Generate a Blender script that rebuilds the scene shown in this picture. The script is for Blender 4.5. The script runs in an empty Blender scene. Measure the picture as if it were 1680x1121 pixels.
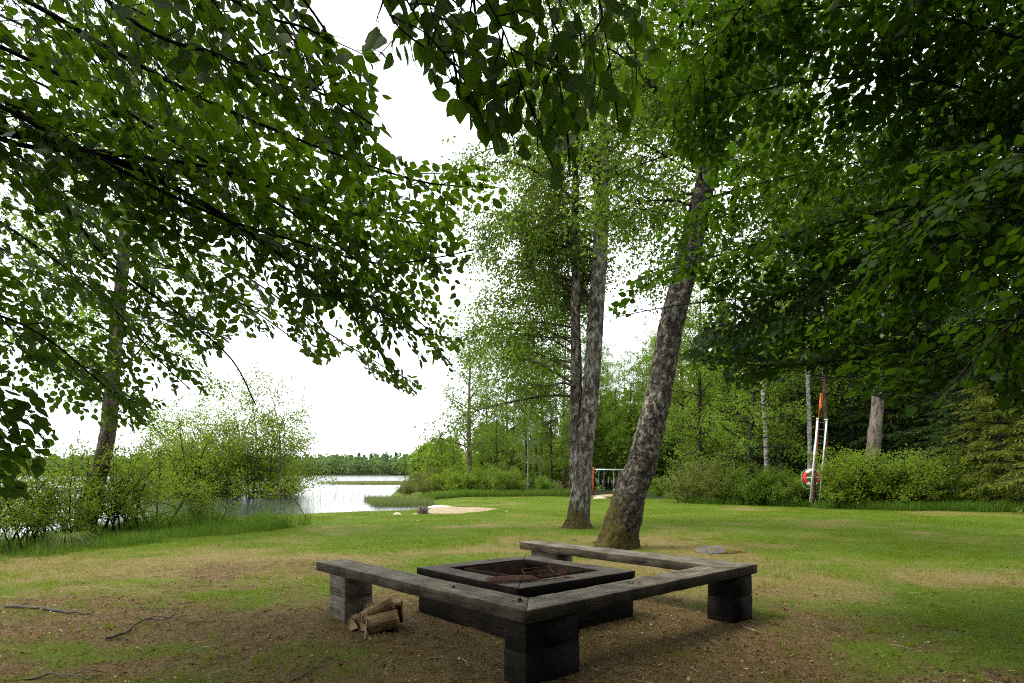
import bpy, math
import numpy as np
from mathutils import Vector

C = bpy.context.scene.collection
R = np.random.default_rng(7)
F, CX, HY, H = 1011.0, 840.0, 775.0, 1.4          # focal length and horizon of the photograph (px), eye height (m)
LAKE = -0.45
A3 = lambda *a: np.array(a, float)

# ------------------------------------------------------------------ helpers
def P(px, py, Y):
    return A3((px - CX) / F * Y, Y, H - (py - HY) / F * Y)
def smooth(a, b, x):
    t = np.clip((x - a) / (b - a), 0, 1); return t * t * (3 - 2 * t)
def hash3(i, j, k, s):
    n = (i * 374761393 + j * 668265263 + k * 2147483647 + s * 974634777) & 0xffffffff
    n = ((n ^ (n >> 13)) * 1274126177) & 0xffffffff
    n = ((n ^ (n >> 16)) * 2246822519) & 0xffffffff
    return ((n ^ (n >> 15)) & 0xffff) / 65535.0
def noise(p, s=0):
    p = np.asarray(p, float); i = np.floor(p).astype(np.int64); f = p - i; f = f * f * (3 - 2 * f)
    r = 0
    for dx in (0, 1):
        for dy in (0, 1):
            for dz in (0, 1):
                w = (f[..., 0] if dx else 1 - f[..., 0]) * (f[..., 1] if dy else 1 - f[..., 1]) * (f[..., 2] if dz else 1 - f[..., 2])
                r = r + w * hash3(i[..., 0] + dx, i[..., 1] + dy, i[..., 2] + dz, s)
    return r
def fbm(p, o=4, s=0):
    a, r, t = 1.0, 0, 0
    for k in range(o):
        r = r + a * noise(np.asarray(p) * 2 ** k, s + k); t += a; a *= .5
    return r / t
def n2(x, y, sc, o=3, s=0):
    x = np.asarray(x, float); y = np.asarray(y, float)
    return fbm(np.stack([x / sc, y / sc, np.zeros_like(x)], -1), o, s)
def inpoly(x, y, poly):
    x = np.asarray(x); y = np.asarray(y); r = np.zeros(x.shape, bool); n = len(poly)
    for i in range(n):
        x1, y1 = poly[i]; x2, y2 = poly[(i + 1) % n]
        if y1 == y2: continue
        r ^= ((y1 > y) != (y2 > y)) & (x < (x2 - x1) * (y - y1) / (y2 - y1) + x1)
    return r
def unit(v):
    return v / np.maximum(np.linalg.norm(v, axis=-1, keepdims=True), 1e-9)
def resample(pts, n):
    """smooth curve through the points, n samples"""
    pts = np.asarray(pts, float); m = len(pts)
    d = np.r_[0, np.cumsum(np.linalg.norm(np.diff(pts[:, :3], axis=0), axis=1))]
    q = np.vstack([2 * pts[0] - pts[1], pts, 2 * pts[-1] - pts[-2]])
    t = np.linspace(0, d[-1], n); k = np.clip(np.searchsorted(d, t, 'right') - 1, 0, m - 2)
    u = ((t - d[k]) / np.maximum(d[k + 1] - d[k], 1e-9))[:, None]
    p0, p1, p2, p3 = q[k], q[k + 1], q[k + 2], q[k + 3]
    return .5 * (2 * p1 + (p2 - p0) * u + (2 * p0 - 5 * p1 + 4 * p2 - p3) * u ** 2 + (3 * p1 - p0 - 3 * p2 + p3) * u ** 3)

class MB:
    """collects verts and faces, then links them as ONE mesh object"""
    def __init__(s): s.V = []; s.L = []; s.S = []; s.n = 0; s.T = []; s.UV = []
    def add(s, V, L, S, tint=None, uv=None):
        V = np.asarray(V, float).reshape(-1, 3); s.V.append(V); s.L.append(np.asarray(L, np.int64).ravel() + s.n); s.S.append(np.asarray(S, np.int64).ravel()); s.n += len(V)
        s.T.append(np.full(len(V), .5) if tint is None else np.broadcast_to(np.asarray(tint, float), (len(V),)))
        s.UV.append(np.zeros((len(s.L[-1]), 2)) if uv is None else uv)
    def faces(s, V, fs, tint=None):
        s.add(V, [i for f in fs for i in f], [len(f) for f in fs], tint)
    def tube(s, path, rad, sides=6, cap=True, tint=None):
        path = np.asarray(path, float); n = len(path); rad = np.broadcast_to(np.asarray(rad, float), (n,))
        t = unit(np.gradient(path, axis=0)); a = np.cross(t[0], A3(0, 0, 1));
        if np.linalg.norm(a) < .1: a = np.cross(t[0], A3(1, 0, 0))
        a = a / np.linalg.norm(a); X = np.zeros((n, 3))
        for i in range(n):
            a = a - t[i] * np.dot(a, t[i]); a = a / np.linalg.norm(a); X[i] = a
        Y = np.cross(t, X); th = np.linspace(0, 2 * math.pi, sides, endpoint=False)
        V = path[:, None] + rad[:, None, None] * (np.cos(th)[None, :, None] * X[:, None] + np.sin(th)[None, :, None] * Y[:, None])
        i = np.arange(n - 1)[:, None] * sides; j = np.arange(sides)[None]; k = (j + 1) % sides
        Q = np.stack([i + j, i + k, i + sides + k, i + sides + j], -1).reshape(-1, 4)
        L = Q.ravel(); S = np.full(len(Q), 4)
        if cap:
            L = np.r_[L, np.arange(sides)[::-1], (n - 1) * sides + np.arange(sides)]; S = np.r_[S, sides, sides]
        s.add(V.reshape(-1, 3), L, S, tint)
    def box(s, c, d, ax=None):
        c = A3(*c); hx, hy, hz = A3(*d) / 2; ax = np.eye(3) if ax is None else ax
        V = np.array([[x, y, z] for x in (-hx, hx) for y in (-hy, hy) for z in (-hz, hz)]) @ ax + c
        s.faces(V, [(0, 1, 3, 2), (4, 6, 7, 5), (0, 4, 5, 1), (2, 3, 7, 6), (0, 2, 6, 4), (1, 5, 7, 3)])
    def mesh(s, name, m, smooth_=False, extra=None):
        me = bpy.data.meshes.new(name)
        if not s.V: return me
        V = np.vstack(s.V).astype(np.float32); L = np.concatenate(s.L).astype(np.int32); S = np.concatenate(s.S).astype(np.int32)
        me.vertices.add(len(V)); me.vertices.foreach_set('co', V.ravel())
        me.loops.add(len(L)); me.loops.foreach_set('vertex_index', L)
        me.polygons.add(len(S)); me.polygons.foreach_set('loop_start', np.r_[0, np.cumsum(S)[:-1]].astype(np.int32))
        me.update(calc_edges=True)
        if smooth_: me.polygons.foreach_set('use_smooth', np.ones(len(S), bool))
        a = me.attributes.new('tint', 'FLOAT', 'POINT'); a.data.foreach_set('value', np.concatenate(s.T).astype(np.float32))
        uv = np.vstack(s.UV)
        if np.any(uv): u = me.uv_layers.new(name='UVMap'); u.data.foreach_set('uv', uv.astype(np.float32).ravel())
        for k, v in (extra or {}).items():
            a = me.attributes.new(k, 'FLOAT', 'POINT'); a.data.foreach_set('value', np.asarray(v, np.float32))
        me.materials.append(m); me.validate(); return me
    def build(s, name, m, parent=None, smooth_=False, extra=None):
        return link(name, s.mesh(name, m, smooth_, extra), parent)
def link(name, me, parent=None):
    o = bpy.data.objects.new(name, me); C.objects.link(o)
    if parent: o.parent = parent
    return o
def tag(o, label=None, cat=None, group=None, kind=None):
    for k, v in (('label', label), ('category', cat), ('group', group), ('kind', kind)):
        if v: o[k] = v
    return o
def thing(name, label, cat, loc=(0, 0, 0), rz=0, group=None):
    o = bpy.data.objects.new(name, None); C.objects.link(o); o.empty_display_size = .2
    o.location = loc; o.rotation_euler = (0, 0, rz); return tag(o, label, cat, group)
def dup(root, loc, rz=0, sc=1, label=None, group=None):
    r = root.copy(); C.objects.link(r); r.location = loc; r.rotation_euler = (0, 0, rz); r.scale = sc if hasattr(sc, '__len__') else (sc, sc, sc)
    if label: r['label'] = label
    if group: r['group'] = group
    for ch in list(root.children):
        c = ch.copy(); C.objects.link(c); c.parent = r
    return r

# ------------------------------------------------------------------ materials
def mat(name):
    m = bpy.data.materials.new(name); m.use_nodes = True; nt = m.node_tree; nt.nodes.clear(); return m, nt
class NT:
    def __init__(s, nt): s.nt = nt
    def n(s, t, **k):
        o = s.nt.nodes.new(t)
        for a, v in k.items():
            if a.startswith('_'): o.inputs[a[1:].replace('_', ' ')].default_value = v
            else: setattr(o, a, v)
        return o
    def l(s, a, b): s.nt.links.new(a, b)
    def attr(s, name): return s.n('ShaderNodeAttribute', attribute_name=name).outputs['Fac']
    def pos(s): return s.n('ShaderNodeNewGeometry').outputs['Position']
    def obj(s): return s.n('ShaderNodeTexCoord').outputs['Object']
    def map(s, v, sc): m = s.n('ShaderNodeMapping'); m.inputs['Scale'].default_value = sc; s.l(v, m.inputs[0]); return m.outputs[0]
    def noise(s, v, sc, det=5, rough=.55, dist=0):
        t = s.n('ShaderNodeTexNoise'); t.inputs['Scale'].default_value = sc; t.inputs['Detail'].default_value = det; t.inputs['Roughness'].default_value = rough; t.inputs['Distortion'].default_value = dist
        if v is not None: s.l(v, t.inputs['Vector'])
        return t.outputs['Fac']
    def ramp(s, f, stops, interp='LINEAR'):
        r = s.n('ShaderNodeValToRGB'); e = r.color_ramp.elements; r.color_ramp.interpolation = interp
        while len(e) < len(stops): e.new(.5)
        for el, (p, c) in zip(e, stops): el.position = p; el.color = (*c, 1) if len(c) == 3 else c
        s.l(f, r.inputs[0]); return r.outputs[0]
    def val(s, f, a, b, lo=0, hi=1):
        r = s.n('ShaderNodeMapRange'); r.inputs[1].default_value = a; r.inputs[2].default_value = b; r.inputs[3].default_value = lo; r.inputs[4].default_value = hi; s.l(f, r.inputs[0]); return r.outputs[0]
    def math(s, op, a, b=None):
        r = s.n('ShaderNodeMath', operation=op)
        for i, x in enumerate((a, b)):
            if x is None: continue
            if isinstance(x, (int, float)): r.inputs[i].default_value = x
            else: s.l(x, r.inputs[i])
        return r.outputs[0]
    def mix(s, f, a, b, mode='MIX'):
        r = s.n('ShaderNodeMix', data_type='RGBA', blend_type=mode)
        for i, x in ((0, f), (6, a), (7, b)):
            if isinstance(x, (int, float)): r.inputs[i].default_value = x
            elif isinstance(x, tuple): r.inputs[i].default_value = (*x, 1)
            else: s.l(x, r.inputs[i])
        return r.outputs[2]
    def bump(s, h, st=.5, d=.01):
        b = s.n('ShaderNodeBump'); b.inputs['Strength'].default_value = st; b.inputs['Distance'].default_value = d; s.l(h, b.inputs['Height']); return b.outputs[0]
    def out(s, col, rough=.8, spec=.3, nrm=None, metal=0):
        p = s.n('ShaderNodeBsdfPrincipled'); o = s.n('ShaderNodeOutputMaterial')
        for k, v in (('Base Color', col), ('Roughness', rough), ('Specular IOR Level', spec), ('Metallic', metal)):
            if isinstance(v, (int, float)): p.inputs[k].default_value = v
            elif isinstance(v, tuple): p.inputs[k].default_value = (*v, 1)
            else: s.l(v, p.inputs[k])
        if nrm is not None: s.l(nrm, p.inputs['Normal'])
        s.l(p.outputs[0], o.inputs[0]); return p

def leaf_mat(name, cols, trans, tw=.45, veins=False, rough=.6, spec=.12):
    m, nt = mat(name); g = NT(nt); t = g.attr('tint')
    ri = g.n('ShaderNodeObjectInfo').outputs['Random']
    t2 = g.math('ADD', t, g.math('MULTIPLY', g.math('SUBTRACT', ri, .5), .18))
    k = len(cols); col = g.ramp(t2, [(i / (k - 1), c) for i, c in enumerate(cols)])
    tcol = g.mix(.65, col, trans)
    nrm = None
    if veins:
        uv = g.n('ShaderNodeTexCoord').outputs['UV']; sp = g.n('ShaderNodeSeparateXYZ'); g.l(uv, sp.inputs[0])
        au = g.math('ABSOLUTE', sp.outputs[0])
        w = g.math('SINE', g.math('MULTIPLY', g.math('SUBTRACT', sp.outputs[1], g.math('MULTIPLY', au, .55)), 62.0))
        v1 = g.val(w, .75, 1); mid = g.val(au, .05, .0)
        v = g.math('MAXIMUM', v1, mid)
        tcol = g.mix(g.math('MULTIPLY', v, .3), tcol, (.02, .045, .004))
        spots = g.val(g.noise(g.pos(), 45, 3), .66, .72)
        tcol = g.mix(g.math('MULTIPLY', spots, .7), tcol, (.11, .05, .008)); col = g.mix(g.math('MULTIPLY', spots, .6), col, (.09, .05, .015))
        nrm = g.bump(g.math('SUBTRACT', 1.0, v), .4, .002)
    d = g.n('ShaderNodeBsdfPrincipled'); d.inputs['Roughness'].default_value = rough; d.inputs['Specular IOR Level'].default_value = spec; g.l(col, d.inputs['Base Color'])
    tr = g.n('ShaderNodeBsdfTranslucent'); g.l(tcol, tr.inputs[0])
    if nrm is not None: g.l(nrm, d.inputs['Normal'])
    mx = g.n('ShaderNodeMixShader'); mx.inputs[0].default_value = tw; g.l(d.outputs[0], mx.inputs[1]); g.l(tr.outputs[0], mx.inputs[2])
    o = g.n('ShaderNodeOutputMaterial'); g.l(mx.outputs[0], o.inputs[0]); return m

def bark_mat(name, dark, mid, light, moss=0, sc=(1, 1, .45), mossz=2.0, plate=9, rings=0):
    m, nt = mat(name); g = NT(nt); p = g.obj(); q = g.map(p, sc)
    n1 = g.noise(q, plate, 8, .65, .4); n0 = g.noise(p, 1.6, 4); fine = g.noise(q, 55, 6, .7)
    v = g.n('ShaderNodeTexVoronoi', feature='DISTANCE_TO_EDGE'); v.inputs['Scale'].default_value = plate * 1.4; wn = g.n('ShaderNodeTexNoise'); wn.inputs['Scale'].default_value = 5; wn.inputs['Detail'].default_value = 5; g.l(p, wn.inputs['Vector']); va = g.n('ShaderNodeVectorMath', operation='MULTIPLY_ADD'); va.inputs[1].default_value = (.3, .3, .3); g.l(wn.outputs['Color'], va.inputs[0]); g.l(q, va.inputs[2]); g.l(va.outputs[0], v.inputs['Vector'])
    crack = g.val(g.math('ADD', v.outputs['Distance'], g.math('MULTIPLY', g.math('SUBTRACT', n1, .42), .75)), -.02, .12)
    col = g.ramp(n1, [(.28, dark), (.5, mid), (.68, light)])
    col = g.mix(g.val(fine, .42, .66), g.mix(.35, col, dark), col)
    if rings:
        rg = g.noise(g.map(p, (.8, .8, 14)), 4, 5, .6); col = g.mix(g.val(rg, .56, .68, 0, .75), col, dark)
    col = g.mix(g.math('SUBTRACT', 1.0, crack), col, tuple(c * .45 for c in dark))
    col = g.mix(g.val(n0, .45, .62, 0, .45), col, tuple(c * 1.3 for c in dark))
    if moss:
        sz_ = g.n('ShaderNodeSeparateXYZ'); g.l(p, sz_.inputs[0]); col = g.mix(g.math('MULTIPLY', g.val(sz_.outputs[2], mossz * 1.25, mossz * .35), .55), col, tuple(c * .9 for c in dark))
    lich = g.val(g.noise(p, 26, 4, .6), .62, .68); col = g.mix(g.math('MULTIPLY', lich, .45), col, tuple(min(c * 1.5, .6) for c in light))
    if moss:
        sp = g.n('ShaderNodeSeparateXYZ'); g.l(p, sp.inputs[0])
        hz = g.val(sp.outputs[2], mossz, 0, 0, 1); side = g.val(sp.outputs[0], .35, -.25, 0, .5)
        f = g.math('ADD', g.math('ADD', g.math('MULTIPLY', hz, .75), side), g.math('MULTIPLY', g.math('SUBTRACT', g.noise(p, 5, 6, .65), .5), 1.7))
        f = g.math('MULTIPLY', g.math('MULTIPLY', g.val(f, .62, .85), moss), g.val(sp.outputs[2], mossz * 1.5, mossz * .7))
        mc = g.ramp(g.noise(p, 60, 4), [(.35, (.018, .017, .004)), (.55, (.06, .048, .008)), (.75, (.13, .095, .014))]); col = g.mix(f, col, mc)
    hgt = g.math('ADD', g.math('MULTIPLY', crack, .8), g.math('ADD', n1, g.math('MULTIPLY', fine, .4)))
    g.out(col, .9, .15, g.bump(hgt, .9, .03)); return m

def wood_mat(name, dark, light, wet=.0, rough=.75, sc=1.0):
    m, nt = mat(name); g = NT(nt); p = g.obj()
    grain = g.noise(g.map(p, (1.2, 30, 30)), 2.2 * sc, 9, .62, .25); blot = g.noise(p, 3.2, 6, .62); fine = g.noise(g.map(p, (3, 90, 90)), 3 * sc, 4, .6)
    sp = g.noise(p, 38, 3, .6)
    col = g.ramp(grain, [(.32, dark), (.52, tuple((a + b) / 2 for a, b in zip(dark, light))), (.68, light)])
    col = g.mix(g.val(blot, .42, .64, 0, .75), col, tuple(c * .42 for c in dark))
    col = g.mix(g.val(fine, .6, .75, 0, .55), col, tuple(c * .3 for c in dark))
    crk = g.val(g.noise(g.map(p, (.7, 55, 55)), 1.6 * sc, 3, .5), .60, .66)
    col = g.mix(g.math('MULTIPLY', crk, .85), col, tuple(c * .2 for c in dark))
    col = g.mix(g.val(sp, .68, .74, 0, .35), col, tuple(c * 1.35 for c in light))
    g.out(col, g.val(blot, .4, .7, rough + .1, rough), .08, g.bump(g.math('ADD', grain, g.math('MULTIPLY', fine, .6)), .6, .006)); return m

def plain(name, c, rough=.6, var=.25, sc=30, metal=0, spec=.4, rust=None, bump=.15):
    m, nt = mat(name); g = NT(nt); p = g.obj(); n = g.noise(p, sc, 6, .6)
    col = g.ramp(n, [(.3, tuple(x * (1 - var) for x in c)), (.7, tuple(min(1, x * (1 + var)) for x in c))])
    if rust: col = g.mix(g.val(g.noise(p, sc * .4, 6, .65), .5, .62, 0, .8), col, rust)
    g.out(col, rough, spec, g.bump(n, bump, .004), metal); return m

M = {}
M['beech'] = leaf_mat('beech_leaf', [(.016, .038, .004), (.028, .062, .006), (.048, .09, .009), (.085, .10, .012)], (.115, .22, .005), .5, True, .5, .16)
M['elm'] = leaf_mat('elm_leaf', [(.010, .028, .003), (.018, .048, .005), (.032, .075, .007), (.055, .10, .010)], (.078, .165, .004), .47, True, .5, .14)
M['birch'] = leaf_mat('birch_leaf', [(.044, .084, .010), (.076, .136, .016), (.12, .195, .022), (.165, .23, .034)], (.225, .37, .02), .48)
M['alder'] = leaf_mat('alder_leaf', [(.045, .095, .008), (.08, .155, .012), (.12, .215, .018), (.16, .25, .025)], (.23, .40, .018), .48)
M['wood_leaf'] = leaf_mat('woodland_leaf', [(.048, .088, .011), (.088, .148, .017), (.14, .21, .024), (.19, .26, .034)], (.25, .38, .022), .46)
M['hazel'] = leaf_mat('hazel_leaf', [(.07, .115, .010), (.115, .18, .015), (.165, .245, .02), (.21, .285, .03)], (.29, .42, .024), .46)
M['willow'] = leaf_mat('willow_leaf', [(.075, .10, .02), (.12, .15, .03), (.17, .205, .045), (.21, .235, .06)], (.25, .30, .04), .45)
M['spruce'] = leaf_mat('spruce_needle', [(.012, .030, .006), (.024, .055, .009), (.045, .085, .013), (.08, .10, .018)], (.06, .11, .01), .25)
M['larch'] = leaf_mat('pale_spruce_needle', [(.05, .058, .010), (.09, .115, .014), (.14, .17, .02), (.17, .15, .05)], (.20, .26, .015), .35)
M['far'] = leaf_mat('far_leaf', [(.045, .085, .035), (.07, .12, .042), (.105, .16, .05), (.14, .19, .055)], (.15, .23, .05), .36)
M['grass'] = leaf_mat('lawn_grass', [(.048, .095, .003), (.098, .16, .005), (.155, .195, .008), (.25, .205, .045), (.29, .225, .085)], (.23, .31, .008), .4)
M['tall'] = leaf_mat('tall_grass_blade', [(.035, .08, .008), (.06, .13, .012), (.10, .17, .02), (.26, .22, .12)], (.17, .28, .02), .4)
M['reed'] = leaf_mat('reed_blade', [(.09, .13, .04), (.16, .19, .06), (.23, .235, .085), (.28, .26, .11)], (.25, .29, .07), .35)
M['litter'] = leaf_mat('dry_litter', [(.015, .010, .005), (.06, .034, .013), (.15, .066, .02), (.24, .15, .07), (.5, .42, .32)], (.1, .06, .02), .1, rough=.8, spec=.15)
M['birch_bark'] = bark_mat('old_birch_bark', (.022, .018, .014), (.15, .135, .108), (.46, .425, .365), .9, (1, 1, .42), .9, 12)
M['lean_bark'] = bark_mat('leaning_birch_bark', (.012, .010, .007), (.075, .065, .049), (.36, .33, .27), .9, (1, 1, .75), 2.0, 11, 1)
M['white_bark'] = bark_mat('white_birch_bark', (.04, .035, .03), (.34, .33, .30), (.54, .53, .50), 0, (1, 1, 2.2), 1, 6)
M['brown_bark'] = bark_mat('brown_bark', (.035, .026, .018), (.12, .09, .064), (.24, .195, .15), 0, (1, 1, .35), 1, 9)
M['dark_bark'] = bark_mat('dark_bark', (.012, .010, .008), (.028, .023, .018), (.05, .042, .034), 0, (1, 1, .4), 1, 10)
M['pine_bark'] = bark_mat('pine_bark', (.06, .048, .04), (.17, .14, .12), (.27, .23, .2), 0, (1, 1, .4), 1, 6)
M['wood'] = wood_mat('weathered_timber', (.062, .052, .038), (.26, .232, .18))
M['wood_dark'] = wood_mat('shade_dark_timber', (.006, .005, .004), (.026, .021, .016))  # near-black timber; shade of the camera-facing legs is put into its colour
M['side_wood'] = wood_mat('shaded_timber_side', (.026, .021, .014), (.115, .098, .07))  # darker copy for beam sides and undersides, their shade put into the colour
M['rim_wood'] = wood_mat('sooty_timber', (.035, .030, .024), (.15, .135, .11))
M['split'] = wood_mat('split_birchwood', (.15, .095, .045), (.40, .285, .15), rough=.8)
M['rust'] = plain('rusty_steel', (.010, .006, .004), .9, .5, 22, .05, .08, (.035, .014, .006))
M['rustbar'] = plain('rusty_wire', (.06, .028, .014), .7, .5, 60, .4, .3, (.14, .05, .02))
M['soot'] = plain('ash_and_soot', (.018, .016, .014), .95, .6, 30, 0, .1)
M['alu'] = plain('white_aluminium', (.78, .78, .77), .45, .08, 12, 0, .5)
M['rung'] = plain('grey_rung', (.16, .16, .15), .5, .2, 20, .4)
M['grey_post'] = plain('grey_painted_post', (.33, .36, .40), .5, .1, 8)
M['red_post'] = plain('worn_red_paint', (.22, .045, .03), .6, .3, 9)
M['orange'] = plain('orange_plastic', (.5, .09, .012), .4, .08, 10)
M['ring_red'] = plain('red_lifebuoy', (.62, .018, .04), .45, .1, 8)
M['ring_white'] = plain('white_lifebuoy', (.68, .67, .62), .5, .1, 12)
M['rope'] = plain('white_rope', (.6, .58, .52), .9, .15, 80)
M['swing_wood'] = wood_mat('orange_stained_post', (.15, .048, .018), (.27, .09, .035))
M['swing_steel'] = plain('pale_steel_beam', (.42, .52, .52), .45, .1, 10, .2)
M['rubber'] = plain('black_rubber', (.02, .02, .022), .7, .2, 20)
M['white'] = plain('white_petal', (.7, .7, .66), .7, .1, 20)
M['twig'] = plain('bare_twig', (.06, .05, .04), .9, .4, 40)

# ------------------------------------------------------------------ the lie of the land
SHORE = [(-13.5, -200), (-13, -5), (-12.6, 6), (-12.2, 12), (-11.2, 16), (-9.8, 20), (-8.4, 23.8), (-6.8, 24.9), (-5.2, 25.7), (-4.5, 27), (-4.3, 29.2), (-4.4, 31.5), (-5.2, 35),
         (-6.6, 39), (-9.3, 45), (-10.4, 51), (-12, 62), (-15.5, 84), (-20, 108), (-22, 124), (-12, 160), (40, 260), (220, 420), (1500, 480)]
LAND = SHORE + [(1500, -200)]
def shore_d(x, y):
    x = np.asarray(x, float); y = np.asarray(y, float); d = np.full(x.shape, 1e9)
    for (x1, y1), (x2, y2) in zip(SHORE[:-1], SHORE[1:]):
        dx, dy = x2 - x1, y2 - y1; t = np.clip(((x - x1) * dx + (y - y1) * dy) / (dx * dx + dy * dy), 0, 1)
        d = np.minimum(d, np.hypot(x - x1 - t * dx, y - y1 - t * dy))
    return np.where(inpoly(x, y, LAND), d, -d)
def gz(x, y):
    x = np.asarray(x, float); y = np.asarray(y, float)
    lawn = -.3 * smooth(8, 45, y) + .05 * (n2(x, y, 3.1, 3, 5) - .5) * smooth(-2, 3, np.hypot(x - .2, y - 6)) + .016 * (n2(x, y, .5, 3, 9) - .5) + .5 * smooth(60, 300, np.hypot(x, y))
    sd = shore_d(x, y); lo = LAKE - .04
    return np.where(sd > 0, lo + (lawn - lo) * smooth(0, 1.5, sd), np.maximum(lo + sd * .12, -3.0))
def on(px, py):
    Y = F * H / (py - HY)
    for _ in range(25):
        z = float(gz((px - CX) / F * Y, Y)); Y = .5 * Y + .5 * F * (H - z) / (py - HY)
    return A3((px - CX) / F * Y, Y, float(gz((px - CX) / F * Y, Y)))
def G(x, y, dz=0): return A3(x, y, float(gz(x, y)) + dz)

def zones(x, y):
    """bare soil, dry straw and woodland floor, 0..1 each"""
    x = np.asarray(x, float); y = np.asarray(y, float)
    w = (n2(x, y, 1.6, 4, 21) - .5); w2 = (n2(x, y, .55, 3, 23) - .5); w3 = (n2(x, y * .6, 2.6, 3, 29) - .5)
    e = lambda cx, cy, rx, ry: np.clip(1.25 - np.hypot((x - cx) / rx, (y - cy) / ry), 0, 1)
    b = np.maximum.reduce([e(.3, 5.0, 4.6, 2.9) * 1.25, e(-3.8, 5.4, 4.5, 2.3) * 1.15, e(2.5, 3.6, 5, 2.0) * 1.0, e(-3.3, 8.3, 2.6, 1.9) * .85, e(-.6, 7.4, 2.0, 1.4) * .8, e(9.2, 8.9, 2.4, .5) * .8])
    b = np.clip(b + w * 1.0 + w2 * .9 - .14, 0, 1)
    b = b * (1 - .6 * smooth(.45, 1.2, e(-3.0, 4.85, 1.1, .4) + 1.8 * w2 + 1.4 * w)) * (1 - .4 * smooth(.58, .68, n2(x, y, .8, 4, 83)))
    d = np.maximum.reduce([e(-3.6, 9.6, 4.6, 3.6), e(2.8, 12.2, 3.4, 3.4) * .95, e(0, 8, 7, 4) * .75, e(4.5, 8, 5, 3.6) * .6, e(8, 13, 7, 5) * .35, e(0, 17, 2.4, 1.6) * .8, np.full_like(x, .17)])
    d = np.clip(d + w3 * 1.5 + w * 1.1 + 1.1 * (n2(x, y, .8, 3, 87) - .5) - .1, 0, 1)
    f = smooth(0, 3, (x - 9.5) * .55 + (y - 37) + 1.4 * w) * smooth(0, 2, x * .0 + (y - (44 - x * 1.02)) + 2 * w)
    f = np.maximum(f, smooth(52, 58, y + 2 * w))
    f = np.maximum(f, smooth(-2, -6, y))
    return b, d, f

def axis_(lo, hi, a, b, st, gr):
    v = list(np.arange(a, b, st)); s = st; t = v[-1]
    while t < hi: s *= gr; t += s; v.append(t)
    s = st; t = v[0]; w = []
    while t > lo: s *= gr; t -= s; w.append(t)
    return np.array(w[::-1] + v)
gx = axis_(-60, 1500, -13, 12, .16, 1.09); gy = axis_(-200, 480, 2.5, 17, .14, 1.07)
X, Y = np.meshgrid(gx, gy); nx, ny = len(gx), len(gy)
Z = gz(X, Y); zb, zd, zf = zones(X, Y)
b = MB(); ii = (np.arange(ny - 1)[:, None] * nx + np.arange(nx - 1)[None]).ravel()
b.add(np.stack([X, Y, Z], -1).reshape(-1, 3), np.stack([ii, ii + 1, ii + nx + 1, ii + nx], -1), np.full(len(ii), 4))
m, nt = mat('ground'); g = NT(nt); p = g.pos()
fine = g.noise(p, 38, 8, .7); mid = g.noise(p, 7, 6, .6); big = g.noise(p, 1.1, 4)
soil = g.ramp(g.noise(p, 60, 6, .75), [(.3, (.018, .012, .005)), (.46, (.088, .061, .023)), (.58, (.175, .122, .052)), (.7, (.32, .24, .125))])
soil = g.mix(g.val(mid, .45, .65, 0, .55), soil, g.ramp(fine, [(.35, (.022, .020, .006)), (.6, (.055, .045, .015))]))
green = g.ramp(fine, [(.3, (.03, .052, .004)), (.55, (.085, .13, .008)), (.75, (.155, .19, .02))])
green = g.mix(g.val(big, .4, .65, 0, .4), green, (.045, .095, .006))
dry = g.ramp(fine, [(.3, (.06, .05, .014)), (.55, (.18, .14, .055)), (.75, (.30, .235, .11))])
fl = g.ramp(fine, [(.3, (.008, .009, .003)), (.6, (.025, .03, .008)), (.75, (.05, .05, .015))])
wob = g.math('ADD', g.math('MULTIPLY', g.math('SUBTRACT', g.noise(p, 7, 7, .75), .5), 1.3), g.math('MULTIPLY', g.math('SUBTRACT', fine, .5), 1.0))
col = g.mix(g.val(g.math('ADD', g.attr('dry'), wob), .3, .8), green, dry)
col = g.mix(g.val(g.math('ADD', g.attr('bare'), wob), .25, .65), col, soil)
col = g.mix(g.val(g.math('ADD', g.attr('floor'), g.math('MULTIPLY', wob, .5)), .3, .7), col, fl)
col = g.mix(g.val(g.attr('wet'), .35, -.05), col, g.mix(.5, soil, (.05, .04, .025)))
g.out(col, .95, .1, g.bump(g.math('ADD', fine, g.math('MULTIPLY', mid, .8)), 1.0, .03))
tag(b.build('ground', m, None, True, {'bare': zb.ravel(), 'dry': zd.ravel(), 'floor': zf.ravel(), 'wet': shore_d(X, Y).ravel()}), kind='structure')

# lake
b = MB(); b.faces([(-2500, -400, LAKE), (700, -400, LAKE), (700, 1200, LAKE), (-2500, 1200, LAKE)], [(0, 1, 2, 3)])
m, nt = mat('lake_water'); g = NT(nt); p = g.pos()
h = g.math('ADD', g.noise(g.map(p, (2, 3.2, 1)), 1.6, 3), g.math('MULTIPLY', g.noise(g.map(p, (.25, .7, 1)), 1.0, 3), 2.2))
g.out((.02, .028, .025), .16, .5, g.bump(h, .06, .03))
tag(b.build('lake', m), kind='structure')

# hills behind the far shore
hx = np.linspace(-1500, 500, 120); hy = np.linspace(372, 900, 30); X, Y = np.meshgrid(hx, hy)
sh = 374 + 22 * (n2(hx, hx * 0, 140, 3, 3) - .5)
def hillz(x, y): return LAKE - .3 + smooth(0, 90, y - 374) * (2.5 + 7 * n2(x, y, 130, 2, 11) + 4 * smooth(-160, -60, x)) + smooth(-4, 6, y - 374) * .8
b = MB(); ii = (np.arange(29)[:, None] * 120 + np.arange(119)[None]).ravel()
b.add(np.stack([X, Y, hillz(X, Y)], -1).reshape(-1, 3), np.stack([ii, ii + 1, ii + 121, ii + 120], -1), np.full(len(ii), 4))
tag(b.build('hills', plain('far_hillside', (.03, .045, .015), .95, .4, .05), None, True), kind='structure')

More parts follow.
